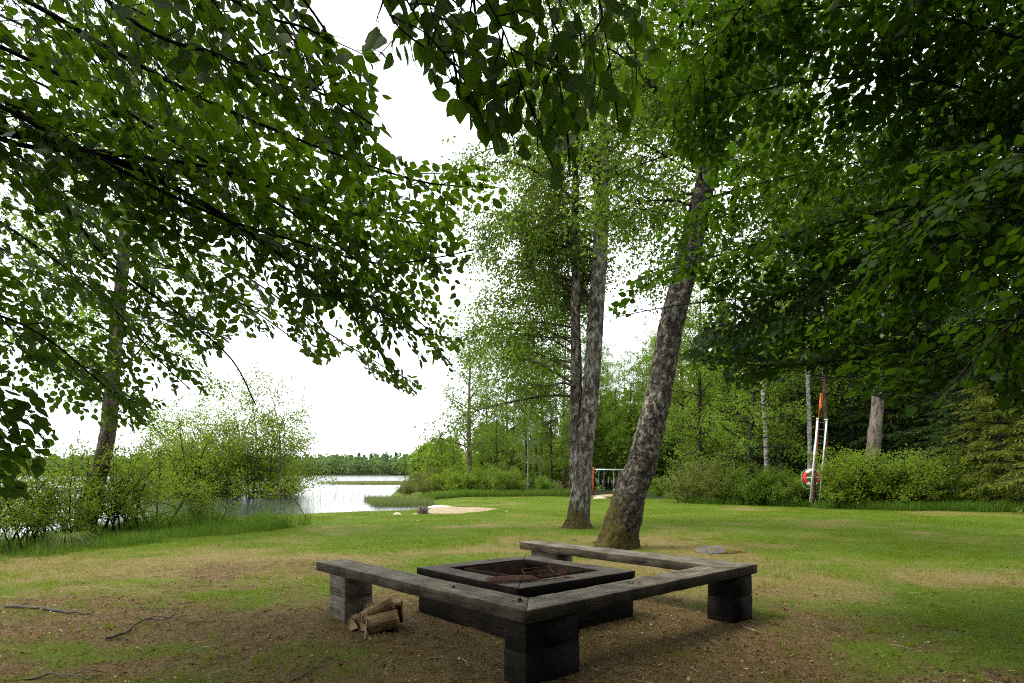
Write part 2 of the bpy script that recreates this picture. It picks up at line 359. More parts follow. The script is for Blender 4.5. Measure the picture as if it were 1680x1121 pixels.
# ------------------------------------------------------------------ foliage kit
def leaves(b, pos, size, dirv, nrm, tint, wr=.62, fold=.12):
    """kite-shaped leaves, folded on the midrib: base, side, tip, side"""
    n = len(pos); size = np.broadcast_to(np.asarray(size, float), (n,))[:, None]; d = unit(dirv); s = unit(np.cross(d, nrm)); u = np.cross(s, d)
    V = np.stack([pos, pos + size * (.45 * d + wr * .5 * s + fold * u), pos + size * d, pos + size * (.45 * d - wr * .5 * s + fold * u)], 1)
    b.add(V.reshape(-1, 3), np.arange(4 * n), np.full(n, 4), np.repeat(np.broadcast_to(tint, (n,)), 4))
LV = A3([0, 0, 0]).reshape(1, 3)
_v = [0, .13, .3, .5, .7, .86, 1.0]; _w = [0, .2, .325, .335, .25, .125, 0]
def _template():
    V, UV, Fc = [], [], []
    for i, (v, w) in enumerate(zip(_v, _w)):
        for sgn in (0, 1, -1):
            V.append((v, sgn * w, .22 * w * abs(sgn) - .12 * v * v)); UV.append((sgn * w * 2, v))
    for i in range(6):
        a, c = 3 * i, 3 * (i + 1)
        for sd in (1, 2):
            if i == 0: f = [a, c, c + sd]
            elif i == 5: f = [a, c, a + sd]
            else: f = [a, c, c + sd, a + sd]
            Fc.append(f if sd == 2 else f[::-1])
    used = sorted({i for f in Fc for i in f}); rm = {o: k for k, o in enumerate(used)}
    Fc = [[rm[i] for i in f] for f in Fc]; V = np.array(V)[used]; UV = np.array(UV)[used]
    return V, UV, np.array([i for f in Fc for i in f]), np.array([len(f) for f in Fc])
TV, TUV, TL, TS = _template()
def big_leaves(b, pos, size, dirv, nrm, tint, rng):
    n = len(pos)
    if not n: return
    size = np.asarray(size)[:, None, None]; d = unit(dirv); s = unit(np.cross(nrm, d)); u = np.cross(d, s)
    wv = rng.uniform(.85, 1.2, (n, 1, 1)); fd = rng.uniform(-.6, 1.7, (n, 1, 1)); skew = rng.normal(0, .08, (n, 1, 1))
    t = TV[None]; V = pos[:, None] + size * (t[..., 0:1] * d[:, None] + (t[..., 1:2] * wv + skew * t[..., 0:1] ** 2) * s[:, None] + t[..., 2:3] * fd * u[:, None])
    V = V + rng.normal(0, .012, V.shape) * size
    L = (np.arange(n)[:, None] * len(TV) + TL[None]).ravel()
    b.add(V.reshape(-1, 3), L, np.tile(TS, n), np.repeat(tint, len(TV)), np.tile(TUV[TL], (n, 1)))

def limb(rng, start, d, length, n=8, droop=.0, wander=.12):
    p = [A3(*start)]; d = unit(A3(*d)); st = length / (n - 1)
    for i in range(n - 1):
        d = unit(d + rng.normal(0, wander, 3) + A3(0, 0, -droop * (i + 1) / n)); p.append(p[-1] + d * st)
    return np.array(p)
def perp(rng, t):
    a = np.cross(t, rng.normal(0, 1, 3)); return a / max(np.linalg.norm(a), 1e-6)

def grow(rng, trunk, tr, z0, n1, L1, up, n2_, L2, k, ls, d1=.12, d2=.25, lsp=.07, wr=.62, hang=.3, lb=None, tb=None, sides=10, top=True, limbr=.3, clump=None, side2=5, azr=None):
    """trunk with limbs and twigs, leaves along the twigs. L1(f) limb length and up(f) rise over crown height f"""
    lb = lb or MB(); tb = tb or MB(); tr = np.asarray(tr); nT = len(trunk); hz = trunk[:, 2]; Ht = hz[-1] - hz[0]
    if sides: tb.tube(trunk, tr, sides)
    az = rng.uniform(0, 6.28)
    for i in range(n1):
        f = (i + rng.uniform(0, 1)) / n1; zz = z0 + (1 - z0) * f * (.97 if top else .9); ti = zz * (nT - 1); q = int(min(ti, nT - 2)); p0 = trunk[q] + (trunk[q + 1] - trunk[q]) * (ti - q); r0 = np.interp(ti, np.arange(nT), tr)
        az = rng.uniform(azr[1], azr[2]) if azr and f < azr[0] else az + 2.4 + rng.normal(0, .35); e = up(f) + rng.normal(0, .14)
        L = L1(f) * rng.uniform(.7, 1.2); dv = A3(math.cos(az) * math.cos(e), math.sin(az) * math.cos(e), math.sin(e))
        pts = limb(rng, p0, dv, L, 9, d1, .10); rl = np.linspace(max(min(r0 * .6, limbr * L * .045 + .008), .006), .004, 9)
        tb.tube(pts, rl, side2, False)
        nt2 = max(2, int(n2_ * L / max(L1(.3), .1)))
        for j in range(nt2):
            t = rng.uniform(.18, 1.0); qi = t * 8; qq = int(min(qi, 7)); s = pts[qq] + (pts[qq + 1] - pts[qq]) * (qi - qq); tg = unit(pts[qq + 1] - pts[qq])
            L_ = L2 * rng.uniform(.5, 1.25) * (1 - .35 * t); dd = unit(tg * .7 + perp(rng, tg) * .9)
            tw = limb(rng, s, dd, L_, 5, d2, .15)
            if L_ > .35: tb.tube(tw, np.linspace(.009, .003, 5), 3, False)
            kk = max(2, int(k * rng.uniform(.6, 1.3))); u = rng.uniform(.08, 1.02, kk) * 4; ui = np.minimum(u.astype(int), 3); lp = tw[ui] + (tw[ui + 1] - tw[ui]) * (u - ui)[:, None] + rng.normal(0, lsp, (kk, 3))
            ld = rng.normal(0, 1, (kk, 3)) + dd * .5; ld[:, 2] -= hang; nn = rng.normal(0, .65, (kk, 3)); nn[:, 2] += .8
            tt = np.clip(rng.normal(.45, .16) + rng.normal(0, .12, kk), 0, 1)
            leaves(lb, lp, ls * rng.uniform(.65, 1.25, kk), ld, nn, tt, wr)
    return tb, lb

def straight(rng, h, lean=0, n=14, wob=.03, kink=None):
    z = np.linspace(0, h, n); a = rng.uniform(0, 6.28); p = np.zeros((n, 3)); p[:, 2] = z
    p[:, 0] = np.cumsum(rng.normal(0, wob, n)) * h / 12; p[:, 1] = np.cumsum(rng.normal(0, wob, n)) * h / 12
    p[:, :2] -= p[0, :2]; p[:, 0] += lean * z; return p
def taper(n, r0, r1, flare=1.5): t = np.linspace(0, 1, n); return r0 + (r1 - r0) * t + r0 * (flare - 1) * np.exp(-t * 22)

def tree_proto(name, seed, h, r0, z0, n1, L1, up, n2_, L2, k, ls, lm, bm, lean=0, **kw):
    rng = np.random.default_rng(seed); tr = straight(rng, h, lean); tb, lb = grow(rng, tr, taper(14, r0, .012), z0, n1, L1, up, n2_, L2, k, ls, **kw)
    return tb.mesh(name + '_trunk', M[bm], True), lb.mesh(name + '_crown', M[lm])
PROTO = {}
def plant(kind, name, label, cat, loc, rz=0, sc=1, group=None):
    a, c = PROTO[kind]; r = thing(name, label, cat, loc, rz, group); r.scale = sc if hasattr(sc, '__len__') else (sc, sc, sc)
    stemname = 'stem' if 'bush' in kind or 'shrub' in kind else 'trunk'
    if a is not None: link(stemname, a, r)
    link('foliage' if stemname == 'stem' else 'crown', c, r); return r

rnd = lambda f: (1 - (2 * f - .75) ** 2 * .55)
for s in range(3):
    PROTO[f'broad{s}'] = tree_proto('broadleaf', 30 + s, 14, .17, .16, 46, lambda f: 3.6 * max(.25, rnd(f)) * (1.15 - .55 * f), lambda f: .25 + .55 * f, 20, 1.15, 18, .145, 'wood_leaf', 'dark_bark', d1=.08, lsp=.13)
for s in range(3):
    PROTO[f'birch{s}'] = tree_proto('birch', 40 + s, 12, .11, .22, 40, lambda f: 2.3 * max(.3, rnd(f)) * (1.15 - .6 * f), lambda f: .5 + .3 * f, 18, .95, 19, .105, 'birch', 'brown_bark', d1=.2, d2=.6, lsp=.09, hang=.9)
for s in range(3):
    PROTO[f'slim{s}'] = tree_proto('slim_alder', 50 + s, 16, .10, .30, 34, lambda f: 1.9 * (1.15 - .6 * f), lambda f: .35 + .4 * f, 14, .95, 16, .13, 'alder', 'dark_bark', d1=.1, lsp=.12)

def spruce_proto(seed, h, rad, lm, hang=1.0, nleaf=1.0):
    rng = np.random.default_rng(seed); tb, lb = MB(), MB(); tr = straight(rng, h, 0, 14, .01); tb.tube(tr, taper(14, .2 * h / 16, .012), 9); z = .35; az = 0
    while z < h - .2:
        f = z / h; R_ = rad * (1 - f) ** .8 * (1 if f > .08 else .8) + .1; nb = int(5 + 3 * (1 - f))
        for i in range(nb):
            az = i * 6.28 / nb + rng.uniform(0, 6.28 / nb); L = R_ * rng.uniform(.75, 1.15); e = .15 + .35 * f
            pts = limb(rng, (tr[int(f * 13)][0], tr[int(f * 13)][1], z + rng.normal(0, .08)), (math.cos(az), math.sin(az), math.tan(e)), L, 7, .22, .06); tb.tube(pts, np.linspace(.006 + .011 * L, .003, 7), 4, False)
            nn = int(L * 20 * nleaf) + 4; u = rng.uniform(.12, 1, nn) * 6; ui = np.minimum(u.astype(int), 5); pp = pts[ui] + (pts[ui + 1] - pts[ui]) * (u - ui)[:, None]
            tg = unit(pts[-1] - pts[0]); sd = np.cross(tg, A3(0, 0, 1)); sg = rng.choice([-1, 1], nn)[:, None]
            tw = unit(tg * .8 + sd * sg * rng.uniform(.2, 1.1, (nn, 1)) + A3(0, 0, -1) * hang * rng.uniform(.2, .9, (nn, 1))); tl = .34 * rng.uniform(.5, 1.25, nn) * (1.15 - u / 9)
            for q in range(4):                 # each side twig carries short needle sprays
                b0 = pp + tw * (tl * q / 4.2)[:, None]; dd = tw + rng.normal(0, .42, (nn, 3)); leaves(lb, b0, tl * .62, dd, rng.normal(0, 1, (nn, 3)) + A3(0, 0, .7), np.clip(.25 + .14 * q + rng.normal(0, .12, nn), 0, 1), .26, .02)
        z += (.34 + .1 * (1 - f)) * rng.uniform(.85, 1.15)
    return tb.mesh('spruce_trunk', M['dark_bark'], True), lb.mesh('spruce_crown', M[lm])
PROTO['spruce0'] = spruce_proto(61, 17, 2.9, 'spruce'); PROTO['spruce1'] = spruce_proto(62, 13, 2.5, 'spruce'); PROTO['pale_spruce'] = spruce_proto(63, 8.5, 3.0, 'larch', 1.3, 1.3)

def bush_proto(seed, h, w, nst, lm, ls, k=14, n2_=9, wr=.62, spread=.55, L2=.5, bm='dark_bark', lsp=.07):
    rng = np.random.default_rng(seed); tb, lb = MB(), MB()
    for i in range(nst):
        a = rng.uniform(0, 6.28); e = rng.uniform(0, spread); L = h * rng.uniform(.6, 1.1)
        st = limb(rng, (rng.normal(0, w * .14), rng.normal(0, w * .14), 0), (math.cos(a) * math.sin(e) * w / h * 1.4, math.sin(a) * math.sin(e) * w / h * 1.4, 1), L, 9, .08, .09)
        grow(rng, st, np.linspace(.012 + .006 * h, .004, 9), .12, 10, lambda f: h * .3 * (1.2 - .7 * f), lambda f: .4 + .4 * f, n2_, L2, k, ls, .1, .1, lsp, wr, .2, lb, tb, 5, True, .2, side2=3)
    return tb.mesh('bush_stem', M[bm], True), lb.mesh('bush_foliage', M[lm])
PROTO['bush_hazel0'] = bush_proto(71, 2.3, 2.6, 15, 'hazel', .085, 13); PROTO['bush_hazel1'] = bush_proto(72, 2.0, 2.4, 13, 'hazel', .085, 13)
PROTO['bush_willow0'] = bush_proto(73, 2.2, 2.8, 14, 'willow', .085, 13, wr=.35); PROTO['bush_green0'] = bush_proto(74, 2.2, 2.6, 14, 'wood_leaf', .09, 13); PROTO['bush_green1'] = bush_proto(75, 1.8, 2.4, 13, 'alder', .08, 13)
PROTO['bush_open0'] = bush_proto(76, 2.9, 2.4, 9, 'hazel', .07, 11, 9, .6, .6, .45, lsp=.08); PROTO['bush_open1'] = bush_proto(77, 3.3, 3.0, 9, 'hazel', .07, 22, 12, .42, .6, .5, 'brown_bark', .10); PROTO['bush_open2'] = bush_proto(78, 2.8, 2.2, 8, 'hazel', .07, 10, 9, .6, .6, .45, lsp=.08)

# ------------------------------------------------------------------ the bench round the fire pit
def T(px, py, z): Yv = F * (H - z) / (py - HY); return A3((px - CX) / F * Yv, Yv, z)
def beam(name, o0, o1, i1, i0, th, m, parent, seed=0, n=44, ch=.005):
    """timber with its own grain along local X; mitred ends follow the four top corners"""
    o0, o1, i1, i0 = (A3(*v) for v in (o0, o1, i1, i0)); ax = unit(o1 - o0); ay = A3(-ax[1], ax[0], 0); az = A3(0, 0, 1)
    w = np.linalg.norm(i0 - o0); c = ch / w
    cs = [(c, 0), (.18, 0), (.35, 0), (.5, 0), (.65, 0), (.82, 0), (1 - c, 0), (1, -ch), (1, -th * .5), (1, -th + ch), (1 - c, -th), (.5, -th), (c, -th), (0, -th + ch), (0, -th * .5), (0, -ch)]
    rows = []
    for t in np.linspace(0, 1, n):
        a = o0 + (o1 - o0) * t; d = i0 + (i1 - i0) * t - a
        rows.append([a + d * u + az * zz for u, zz in cs])
    V = np.array(rows); q = V * A3(1, 1, 1); V = V + (np.stack([noise(q * 9, seed + k) for k in range(3)], -1) - .5) * .005 + (np.stack([noise(q * 45, seed + 5 + k) for k in range(3)], -1) - .5) * .003
    V = V.reshape(-1, 3) - o0; V = np.stack([V @ ax, V @ ay, V @ az], -1); k = len(cs); b = MB()
    i = np.arange(n - 1)[:, None] * k; j = np.arange(k)[None]; jn = (j + 1) % k
    Q = np.stack([i + j, i + k + j, i + k + jn, i + jn], -1).reshape(-1, 4)
    b.add(V, np.r_[Q.ravel(), np.arange(k), (n - 1) * k + np.arange(k)[::-1]], np.r_[np.full(len(Q), 4), k, k])
    o = b.build(name, M[m], parent)
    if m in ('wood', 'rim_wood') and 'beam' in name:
        o.data.materials.append(M['side_wood' if m == 'wood' else 'wood_dark']); mi = np.ones(len(Q) + 2, np.int32); mi[:len(Q)] = np.where(np.tile(np.arange(k), n - 1) < 6, 0, 1); o.data.polygons.foreach_set('material_index', mi)  # sides and undersides get the painted shade tone, tops keep the base timber
    o.location = o0 - (A3(*parent.location) if parent else 0); o.rotation_euler = (0, 0, math.atan2(ax[1], ax[0])); return o
BT, BTH = .508, .088
eo, co, ro = T(519, 921.5, BT), T(864.5, 1002.6, BT), T(1242.5, 925.8, BT)
ei, ci, ri = T(565, 917, BT), T(867.8, 980.8, BT), T(1159, 927.5, BT)
fo, fi = T(878, 886.4, BT), T(852.5, 889.5, BT)
U, Vv = unit(eo - co), unit(ro - co)
bench = thing('corner_bench', 'low U-shaped bench of thick weathered grey timbers on block legs around the fire pit', 'bench', G(.5, 5.6))
gap = .004
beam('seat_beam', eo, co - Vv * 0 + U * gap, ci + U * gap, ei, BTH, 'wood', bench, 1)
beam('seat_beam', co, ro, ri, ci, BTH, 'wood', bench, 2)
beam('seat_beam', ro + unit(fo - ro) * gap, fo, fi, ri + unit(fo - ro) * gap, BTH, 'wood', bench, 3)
def block_leg(p, du, dv, lu, lv, m, seed):
    """two stacked timber blocks; p is the near outer corner"""
    lg = None; zt = BT - BTH - .002; g0 = float(gz(p[0], p[1])) - .06; zm = zt * .5 + .012
    for k, (a, t, e) in enumerate(((zt, zm + .003, 0), (zm, g0, .003))):
        q = p - du * e - dv * e * .5; q = A3(q[0], q[1], a)
        o = beam('leg' if k == 0 else 'lower_block', q, q + du * (lu + e * 2), q + du * (lu + e * 2) + dv * (lv + e), q + dv * (lv + e), a - t, m, bench if k == 0 else None, seed + k, 12, .006)
        if k == 0: lg = o
        else:
            o.parent = lg; d = q - A3(*bench.location) - A3(*lg.location); a_ = -lg.rotation_euler[2]
            o.location = (d[0] * math.cos(a_) - d[1] * math.sin(a_), d[0] * math.sin(a_) + d[1] * math.cos(a_), d[2]); o.rotation_euler = (0, 0, 0)
    return lg
Vf, Uf = unit(ro - fo), unit(fo - ro)
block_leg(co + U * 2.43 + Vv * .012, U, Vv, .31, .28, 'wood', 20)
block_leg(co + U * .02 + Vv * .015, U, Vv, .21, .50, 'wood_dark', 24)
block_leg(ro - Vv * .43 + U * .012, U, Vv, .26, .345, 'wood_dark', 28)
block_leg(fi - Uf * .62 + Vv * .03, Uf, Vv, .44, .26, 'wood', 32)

# ------------------------------------------------------------------ the fire pit
PT = .449
hl, hn, hr, hf = T(683.8, 930.5, PT), T(850.5, 966.2, PT), T(1041.9, 936.7, PT), T(863, 911.4, PT)
hc = (hl + hn + hr + hf) / 4
def inset(c, w):
    n = len(c); out = []
    for i in range(n):
        a, b_, d = c[i - 1], c[i], c[(i + 1) % n]; u1 = unit(a - b_); u2 = unit(d - b_); s = np.linalg.norm(np.cross(u1, u2)); out.append(b_ + (u1 + u2) * w / s)
    return out
pit = thing('fire_pit', 'square timber fire pit with a rusty steel pan inside, in the middle of the bench', 'fire pit', G(hc[0], hc[1]))
oc = [hl, hn, hr, hf]; ic = inset(oc, .225); bc = inset(oc, .012); bi = inset(oc, .17)
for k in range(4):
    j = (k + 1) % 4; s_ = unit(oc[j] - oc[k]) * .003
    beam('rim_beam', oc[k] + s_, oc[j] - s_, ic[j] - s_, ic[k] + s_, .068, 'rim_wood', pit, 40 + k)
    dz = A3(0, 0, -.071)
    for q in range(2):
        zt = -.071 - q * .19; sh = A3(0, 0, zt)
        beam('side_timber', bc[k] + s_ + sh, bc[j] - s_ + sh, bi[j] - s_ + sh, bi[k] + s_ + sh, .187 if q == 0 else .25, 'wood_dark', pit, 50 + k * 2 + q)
pc = [T(765, 932.5, .437), T(875, 950, .437), T(955, 935, .437), T(866, 919, .437)]; b = MB(); ct = sum(pc) / 4
def ring(sc, dz): return [ct + (p_ - ct) * sc + A3(0, 0, dz) for p_ in pc]
rings = [ring(1.0, -.3), ring(1.035, .0), ring(1.0, .003), ring(.985, -.004), ring(.93, -.30)]
Vr = np.array(rings).reshape(-1, 3) - A3(*pit.location)
b.faces(Vr, [(r * 4 + k, r * 4 + (k + 1) % 4, (r + 1) * 4 + (k + 1) % 4, (r + 1) * 4 + k) for r in range(4) for k in range(4)])
pan = b.build('fire_pan', M['rust'], pit)
b = MB(); rr = np.random.default_rng(3); xs = np.linspace(-.4, .4, 26); XX, YY = np.meshgrid(xs, xs); ZZ = .06 + .06 * n2(XX, YY, .12, 4, 61) + .03
Vg = np.stack([XX * U[0] + YY * Vv[0], XX * U[1] + YY * Vv[1], ZZ], -1).reshape(-1, 3) + A3(ct[0] - pit.location[0], ct[1] - pit.location[1], 0); ii = (np.arange(25)[:, None] * 26 + np.arange(25)[None]).ravel()
b.add(Vg, np.stack([ii, ii + 1, ii + 27, ii + 26], -1), np.full(len(ii), 4)); b.build('ash_bed', M['soot'], pit, True)
# rusty mesh grate on the near corner of the rim, and a bent wire rack hung over the rim
b = MB(); gc = T(838, 951.5, PT + .012); 
g0, g1 = unit(T(885, 949, PT) - T(800, 953, PT)), None; g1 = A3(-g0[1], g0[0], 0)
for k in range(15):
    o_ = -.17 + k * .34 / 14; wv = lambda t: A3(0, 0, .005 * math.sin(t * 9 + k))
    b.tube([g0 * t + g1 * o_ * .62 + wv(t) for t in np.linspace(-.21, .21, 9)], .0035, 4)
for k in range(19):
    o_ = -.21 + k * .42 / 18; b.tube([g0 * o_ + g1 * t * .62 + A3(0, 0, .006 + .005 * math.sin(o_ * 9 + t * 5)) for t in np.linspace(-.17, .17, 5)], .0032, 4)
o = b.build('grill_grate', M['rustbar']); o.location = gc + A3(0, 0, .008); tag(o, 'small rusty mesh grate lying on the near corner of the fire pit rim', 'grate')
b = MB()
nd = -U; e1, e2 = T(876, 949, PT + .012), T(921.5, 944.3, PT + .012)
edge = lambda p_: p_ + nd * .0
w0, w1 = e1, e2; prof = [(-.16, .075), (-.09, .012), (.0, .012), (.10, .010), (.145, .008), (.165, -.03), (.175, -.16)]
Pf = lambda a, s_, z_: a + nd * s_ + A3(0, 0, z_ - .012)
for a in (w0, w1): b.tube([Pf(a, s_, z_) for s_, z_ in prof], .0042, 5)
for s_, z_ in (prof[0], prof[1], prof[3], prof[5], prof[6], (-.125, .044), (.17, -.09)): b.tube([Pf(w0, s_, z_), Pf(w1, s_, z_)], .0038, 5)
V0 = w0.copy(); b.V = [v - V0 for v in b.V]; o = b.build('wire_rack', M['rustbar']); o.location = V0; tag(o, 'thin bent wire rack hooked over the near right rim of the fire pit', 'rack')

# a few dry leaves blown onto the bench
for (px, py), l, sd in (((849, 987.5), 'curled dark dry leaf on the bench near the mitred corner', 1), ((745, 964), 'small dry leaf on the middle of the left bench arm', 2), ((1040, 957), 'small brown leaf on the middle bench arm beside the fire pit', 3)):
    rng = np.random.default_rng(sd); b = MB(); big_leaves(b, np.zeros((3, 3)) + rng.normal(0, .008, (3, 3)) * A3(1, 1, .3) + A3(0, 0, .012), np.full(3, .045), rng.normal(0, 1, (3, 3)) * A3(1, 1, .5), rng.normal(0, .6, (3, 3)) + A3(0, 0, 1), np.array([.2, .1, .4]), rng)
    o = b.build('dry_leaf', M['litter']); o.location = T(px, py, BT + .002); tag(o, l, 'leaf')

# ------------------------------------------------------------------ firewood by the left leg
def split_log(label, loc, d, up, L, r, a0, a1, seed):
    rng = np.random.default_rng(seed); d = unit(A3(*d)); s_ = unit(np.cross(A3(*up), d)); u = np.cross(d, s_); b = MB(); n = 9
    am = (a0 + a1) / 2; cs = np.array([(0, 0), (math.cos(a0) * r, math.sin(a0) * r), (math.cos(am) * r * 1.02, math.sin(am) * r * 1.02), (math.cos(a1) * r * .92, math.sin(a1) * r * .92)]); cs -= cs.mean(0); k = len(cs); rows = []
    for t in np.linspace(-.5, .5, n): rows.append([(t * L + rng.normal(0, .002), *(c + rng.normal(0, .0022, 2))) for c in cs])
    V = np.array(rows).reshape(-1, 3); i = np.arange(n - 1)[:, None] * k; j = np.arange(k)[None]; jn = (j + 1) % k
    Q = np.stack([i + j, i + k + j, i + k + jn, i + jn], -1).reshape(-1, 4); b.add(V, np.r_[Q.ravel(), np.arange(k)[::-1], (n - 1) * k + np.arange(k)][::1], np.r_[np.full(len(Q), 4), k, k])
    o = b.build('split_log', M['split']); o.location = loc
    from mathutils import Matrix
    o.rotation_euler = Matrix(((d[0], s_[0], u[0]), (d[1], s_[1], u[1]), (d[2], s_[2], u[2]))).to_euler(); return tag(o, label, 'log', 'split firewood beside the bench leg')
fw = on(620, 1036); fx, fy, f0 = fw
split_log('largest pale split log, in front of the little firewood heap', (fx + .03, fy + .02, f0 + .075), (.93, .35, .16), (0, -.5, 1), .29, .16, -2.5, -.9, 1)
split_log('split log lying tilted across the top of the firewood heap', (fx - .02, fy + .09, f0 + .165), (.86, .3, .42), (.2, -.8, 1), .30, .12, -2.2, -.8, 2)
split_log('small split log standing out at the left end of the firewood heap', (fx - .17, fy + .12, f0 + .06), (.55, .83, .03), (0, 0, 1), .26, .13, -2.4, -.8, 3)
split_log('dark split log half hidden at the back of the firewood heap', (fx + .0, fy + .24, f0 + .12), (.97, .1, .1), (0, -1, .6), .34, .17, -2.3, -.8, 4)
split_log('short split log under the tilted one on the firewood heap', (fx - .10, fy + .08, f0 + .06), (.5, .85, .05), (.3, 0, 1), .22, .13, -2.5, -.7, 5)
b = MB(); s0, s1 = on(598, 1051), P(603, 991, 5.55); b.tube(resample([s0 * 0, (s1 - s0) * .5 + A3(.006, 0, 0), s1 - s0], 8), .0045, 5); o = b.build('roasting_stick', M['alu'] if False else M['rung']); o.location = s0; tag(o, 'thin pale roasting stick leaning on the firewood heap', 'stick')

# ------------------------------------------------------------------ rescue post with ladder, hook and lifebuoy
post = on(1333, 833); RY = post[1]; u1 = RY / F
def RP(px, py, dy=0): return P(px, py, RY + dy) - post * A3(1, 1, 1)
rp = thing('rescue_post', 'square rescue post with red worn face, leaning beside the big bush', 'post', post)
b = MB(); pl = [RP(1334, 834), RP(1345.5, 700)]
def bar(b, a, c, w, d): 
    ax = unit(c - a); ay = unit(A3(0, 1, 0) - ax * ax[1]); axx = np.cross(ay, ax); b.box((a + c) / 2, (w, d, np.linalg.norm(c - a)), np.array([axx, ay, ax]))
bar(b, RP(1335, 833.5, .02), RP(1341, 690, .02), .085, .085); b.build('red_post', M['red_post'], rp)
b = MB(); bar(b, RP(1331.6, 833.5, -.03), RP(1336.5, 730, -.03), .05, .05); b.build('grey_cover', M['grey_post'], rp)
hk = thing('rescue_hook', 'orange rescue hook on a pole sticking up above the white ladder', 'hook', post)
b = MB(); b.tube([RP(1342.6, 690, -.04), RP(1346.2, 648, -.05)], .022, 7); b.build('pole', M['orange'], hk)
b = MB(); b.tube(resample([RP(1346, 672, -.06), RP(1346.3, 655, -.06), RP(1346.5, 645.5, -.06), RP(1348.2, 647, -.06), RP(1348.6, 655, -.06), RP(1347.4, 671, -.06)], 20), .024, 7); b.build('hook_head', M['orange'], hk)
ld = thing('ladder', 'long white aluminium ladder hung up on the rescue post', 'ladder', post)
ra, rb_ = (RP(1329, 824, -.08), RP(1341.5, 687, -.08)), (RP(1343.8, 826, .02), RP(1356.3, 688, .02))
for r_ in (ra, rb_): b = MB(); bar(b, r_[0], r_[1], .062, .03); b.build('rail', M['alu'], ld)
for k in range(12):
    t = .045 + k * .083; b = MB(); b.tube([ra[0] + (ra[1] - ra[0]) * t, rb_[0] + (rb_[1] - rb_[0]) * t], .014, 6); b.build('rung', M['rung'], ld)
b = MB(); b.box(ra[1] + A3(-.02, -.02, .0), (.1, .05, .05)); b.build('rail_cap', M['alu'], ld); b = MB(); b.box(rb_[1] + A3(-.03, -.02, -.02), (.13, .05, .05)); b.build('rail_cap', M['alu'], ld)
lb_ = thing('lifebuoy', 'red and white lifebuoy hanging behind the foot of the white ladder', 'lifebuoy', post + RP(1331.5, 784, .12))
R0, r0 = .30, .085
for red, a0, a1 in ((True, math.pi - .7, math.pi + .75), (True, -.75, .7), (False, .71, math.pi - .71), (False, math.pi + .76, 2 * math.pi - .76)):
    b = MB(); th = np.linspace(a0, a1, 14); b.tube([(R0 * math.cos(t), .02 * math.sin(t), R0 * math.sin(t)) for t in th], r0 * (1.0 if red else .97), 12); b.build('red_segment' if red else 'white_segment', M['ring_red' if red else 'ring_white'], lb_, True)
b = MB(); th = np.linspace(0, 2 * math.pi, 60); b.tube([((R0 + r0 + .05 * abs(math.sin(2 * t)) + (.07 if math.cos(t) < 0 else .0)) * math.cos(t), -.03, (R0 + r0 + .05 * abs(math.sin(2 * t))) * math.sin(t) - (.09 if math.sin(t) < -.5 else 0)) for t in th], .008, 5); b.build('grab_rope', M['rope'], lb_, True)
b = MB(); b.tube([(-.3, -.09, -.02), (0, -.1, .03), (.3, -.09, 0)], .018, 5); b.build('strap', M['ring_white'], lb_)

# ------------------------------------------------------------------ swing set
s0 = on(972.5, 811.5); SY = s0[1]; SP = lambda px, py, dy=0: P(px, py, SY + dy) - s0
sw = thing('swing_set', 'swing set with orange brown posts and pale steel beam behind the twin birch', 'swing set', s0)
for px, dx in ((973.5, -1), (1025.5, 1)):
    b = MB(); b.tube([SP(px + dx * .5, 813, -.75), SP(px, 767, 0)], .075, 8); b.tube([SP(px + dx * .5, 811, .75), SP(px, 767.5, .03)], .075, 8); b.build('post', M['swing_wood'], sw)
b = MB(); b.tube([SP(974, 770.5), SP(1025, 771)], .05, 10); b.build('top_beam', M['swing_steel'], sw)
for px, dx in ((973.5, 1), (1025, -1)):
    b = MB(); b.tube(resample([SP(px, 776.5, -.01), SP(px + dx * 4, 776, -.01), SP(px + dx * 6.5, 771.5, -.01)], 8), .025, 6); b.build('brace', M['swing_steel'], sw)
for k, (pa, pb, py, m) in enumerate(((982.5, 991, 804, 'rung'), (1006.5, 1015.5, 807, 'rubber'))):
    st = None; b = MB(); c = (SP(pa, py) + SP(pb, py)) / 2; w = np.linalg.norm(SP(pa, py) - SP(pb, py)); b.box(c, (w * .95, .2, .05 if k == 0 else .13)); st = b.build('swing_seat', M[m], sw)
    for px in (pa, pb):
        b = MB(); b.tube([SP(px, 771), SP(px, py - 5)], .009, 5); b.tube([SP(px, py - 5), SP(px, py, .1)], .012, 4); b.tube([SP(px, py - 5), SP(px, py, -.1)], .012, 4); b.build('chain', M['swing_steel'], st)

# ------------------------------------------------------------------ rocks, stump, small things
def rock(name, label, cat, loc, dims, m, seed):
    rng = np.random.default_rng(seed); n = 34; th = np.linspace(0, 2 * math.pi, n * 2, endpoint=False); ph = np.linspace(-.5, math.pi / 2, n); b = MB(); TH, PH = np.meshgrid(th, ph)
    D = np.stack([np.cos(TH) * np.cos(PH), np.sin(TH) * np.cos(PH), np.sin(PH)], -1); rr_ = .75 + .5 * fbm(D * 1.4 + seed, 5, seed); V = D * rr_[..., None] * A3(*dims); k = 2 * n
    i = np.arange(n - 1)[:, None] * k; j = np.arange(k)[None]; jn = (j + 1) % k; Q = np.stack([i + j, i + jn, i + k + jn, i + k + j], -1).reshape(-1, 4); b.add(V.reshape(-1, 3), Q, np.full(len(Q), 4))
    o = b.build(name, m, None, True); o.location = loc; return tag(o, label, cat)
m, nt = mat('mossy_granite'); g = NT(nt); p = g.obj(); n_ = g.noise(p, 14, 8, .7)
col = g.ramp(n_, [(.3, (.04, .037, .033)), (.55, (.095, .09, .082)), (.72, (.24, .23, .21))]); ms = g.val(g.noise(p, 4.5, 5, .6), .47, .55)
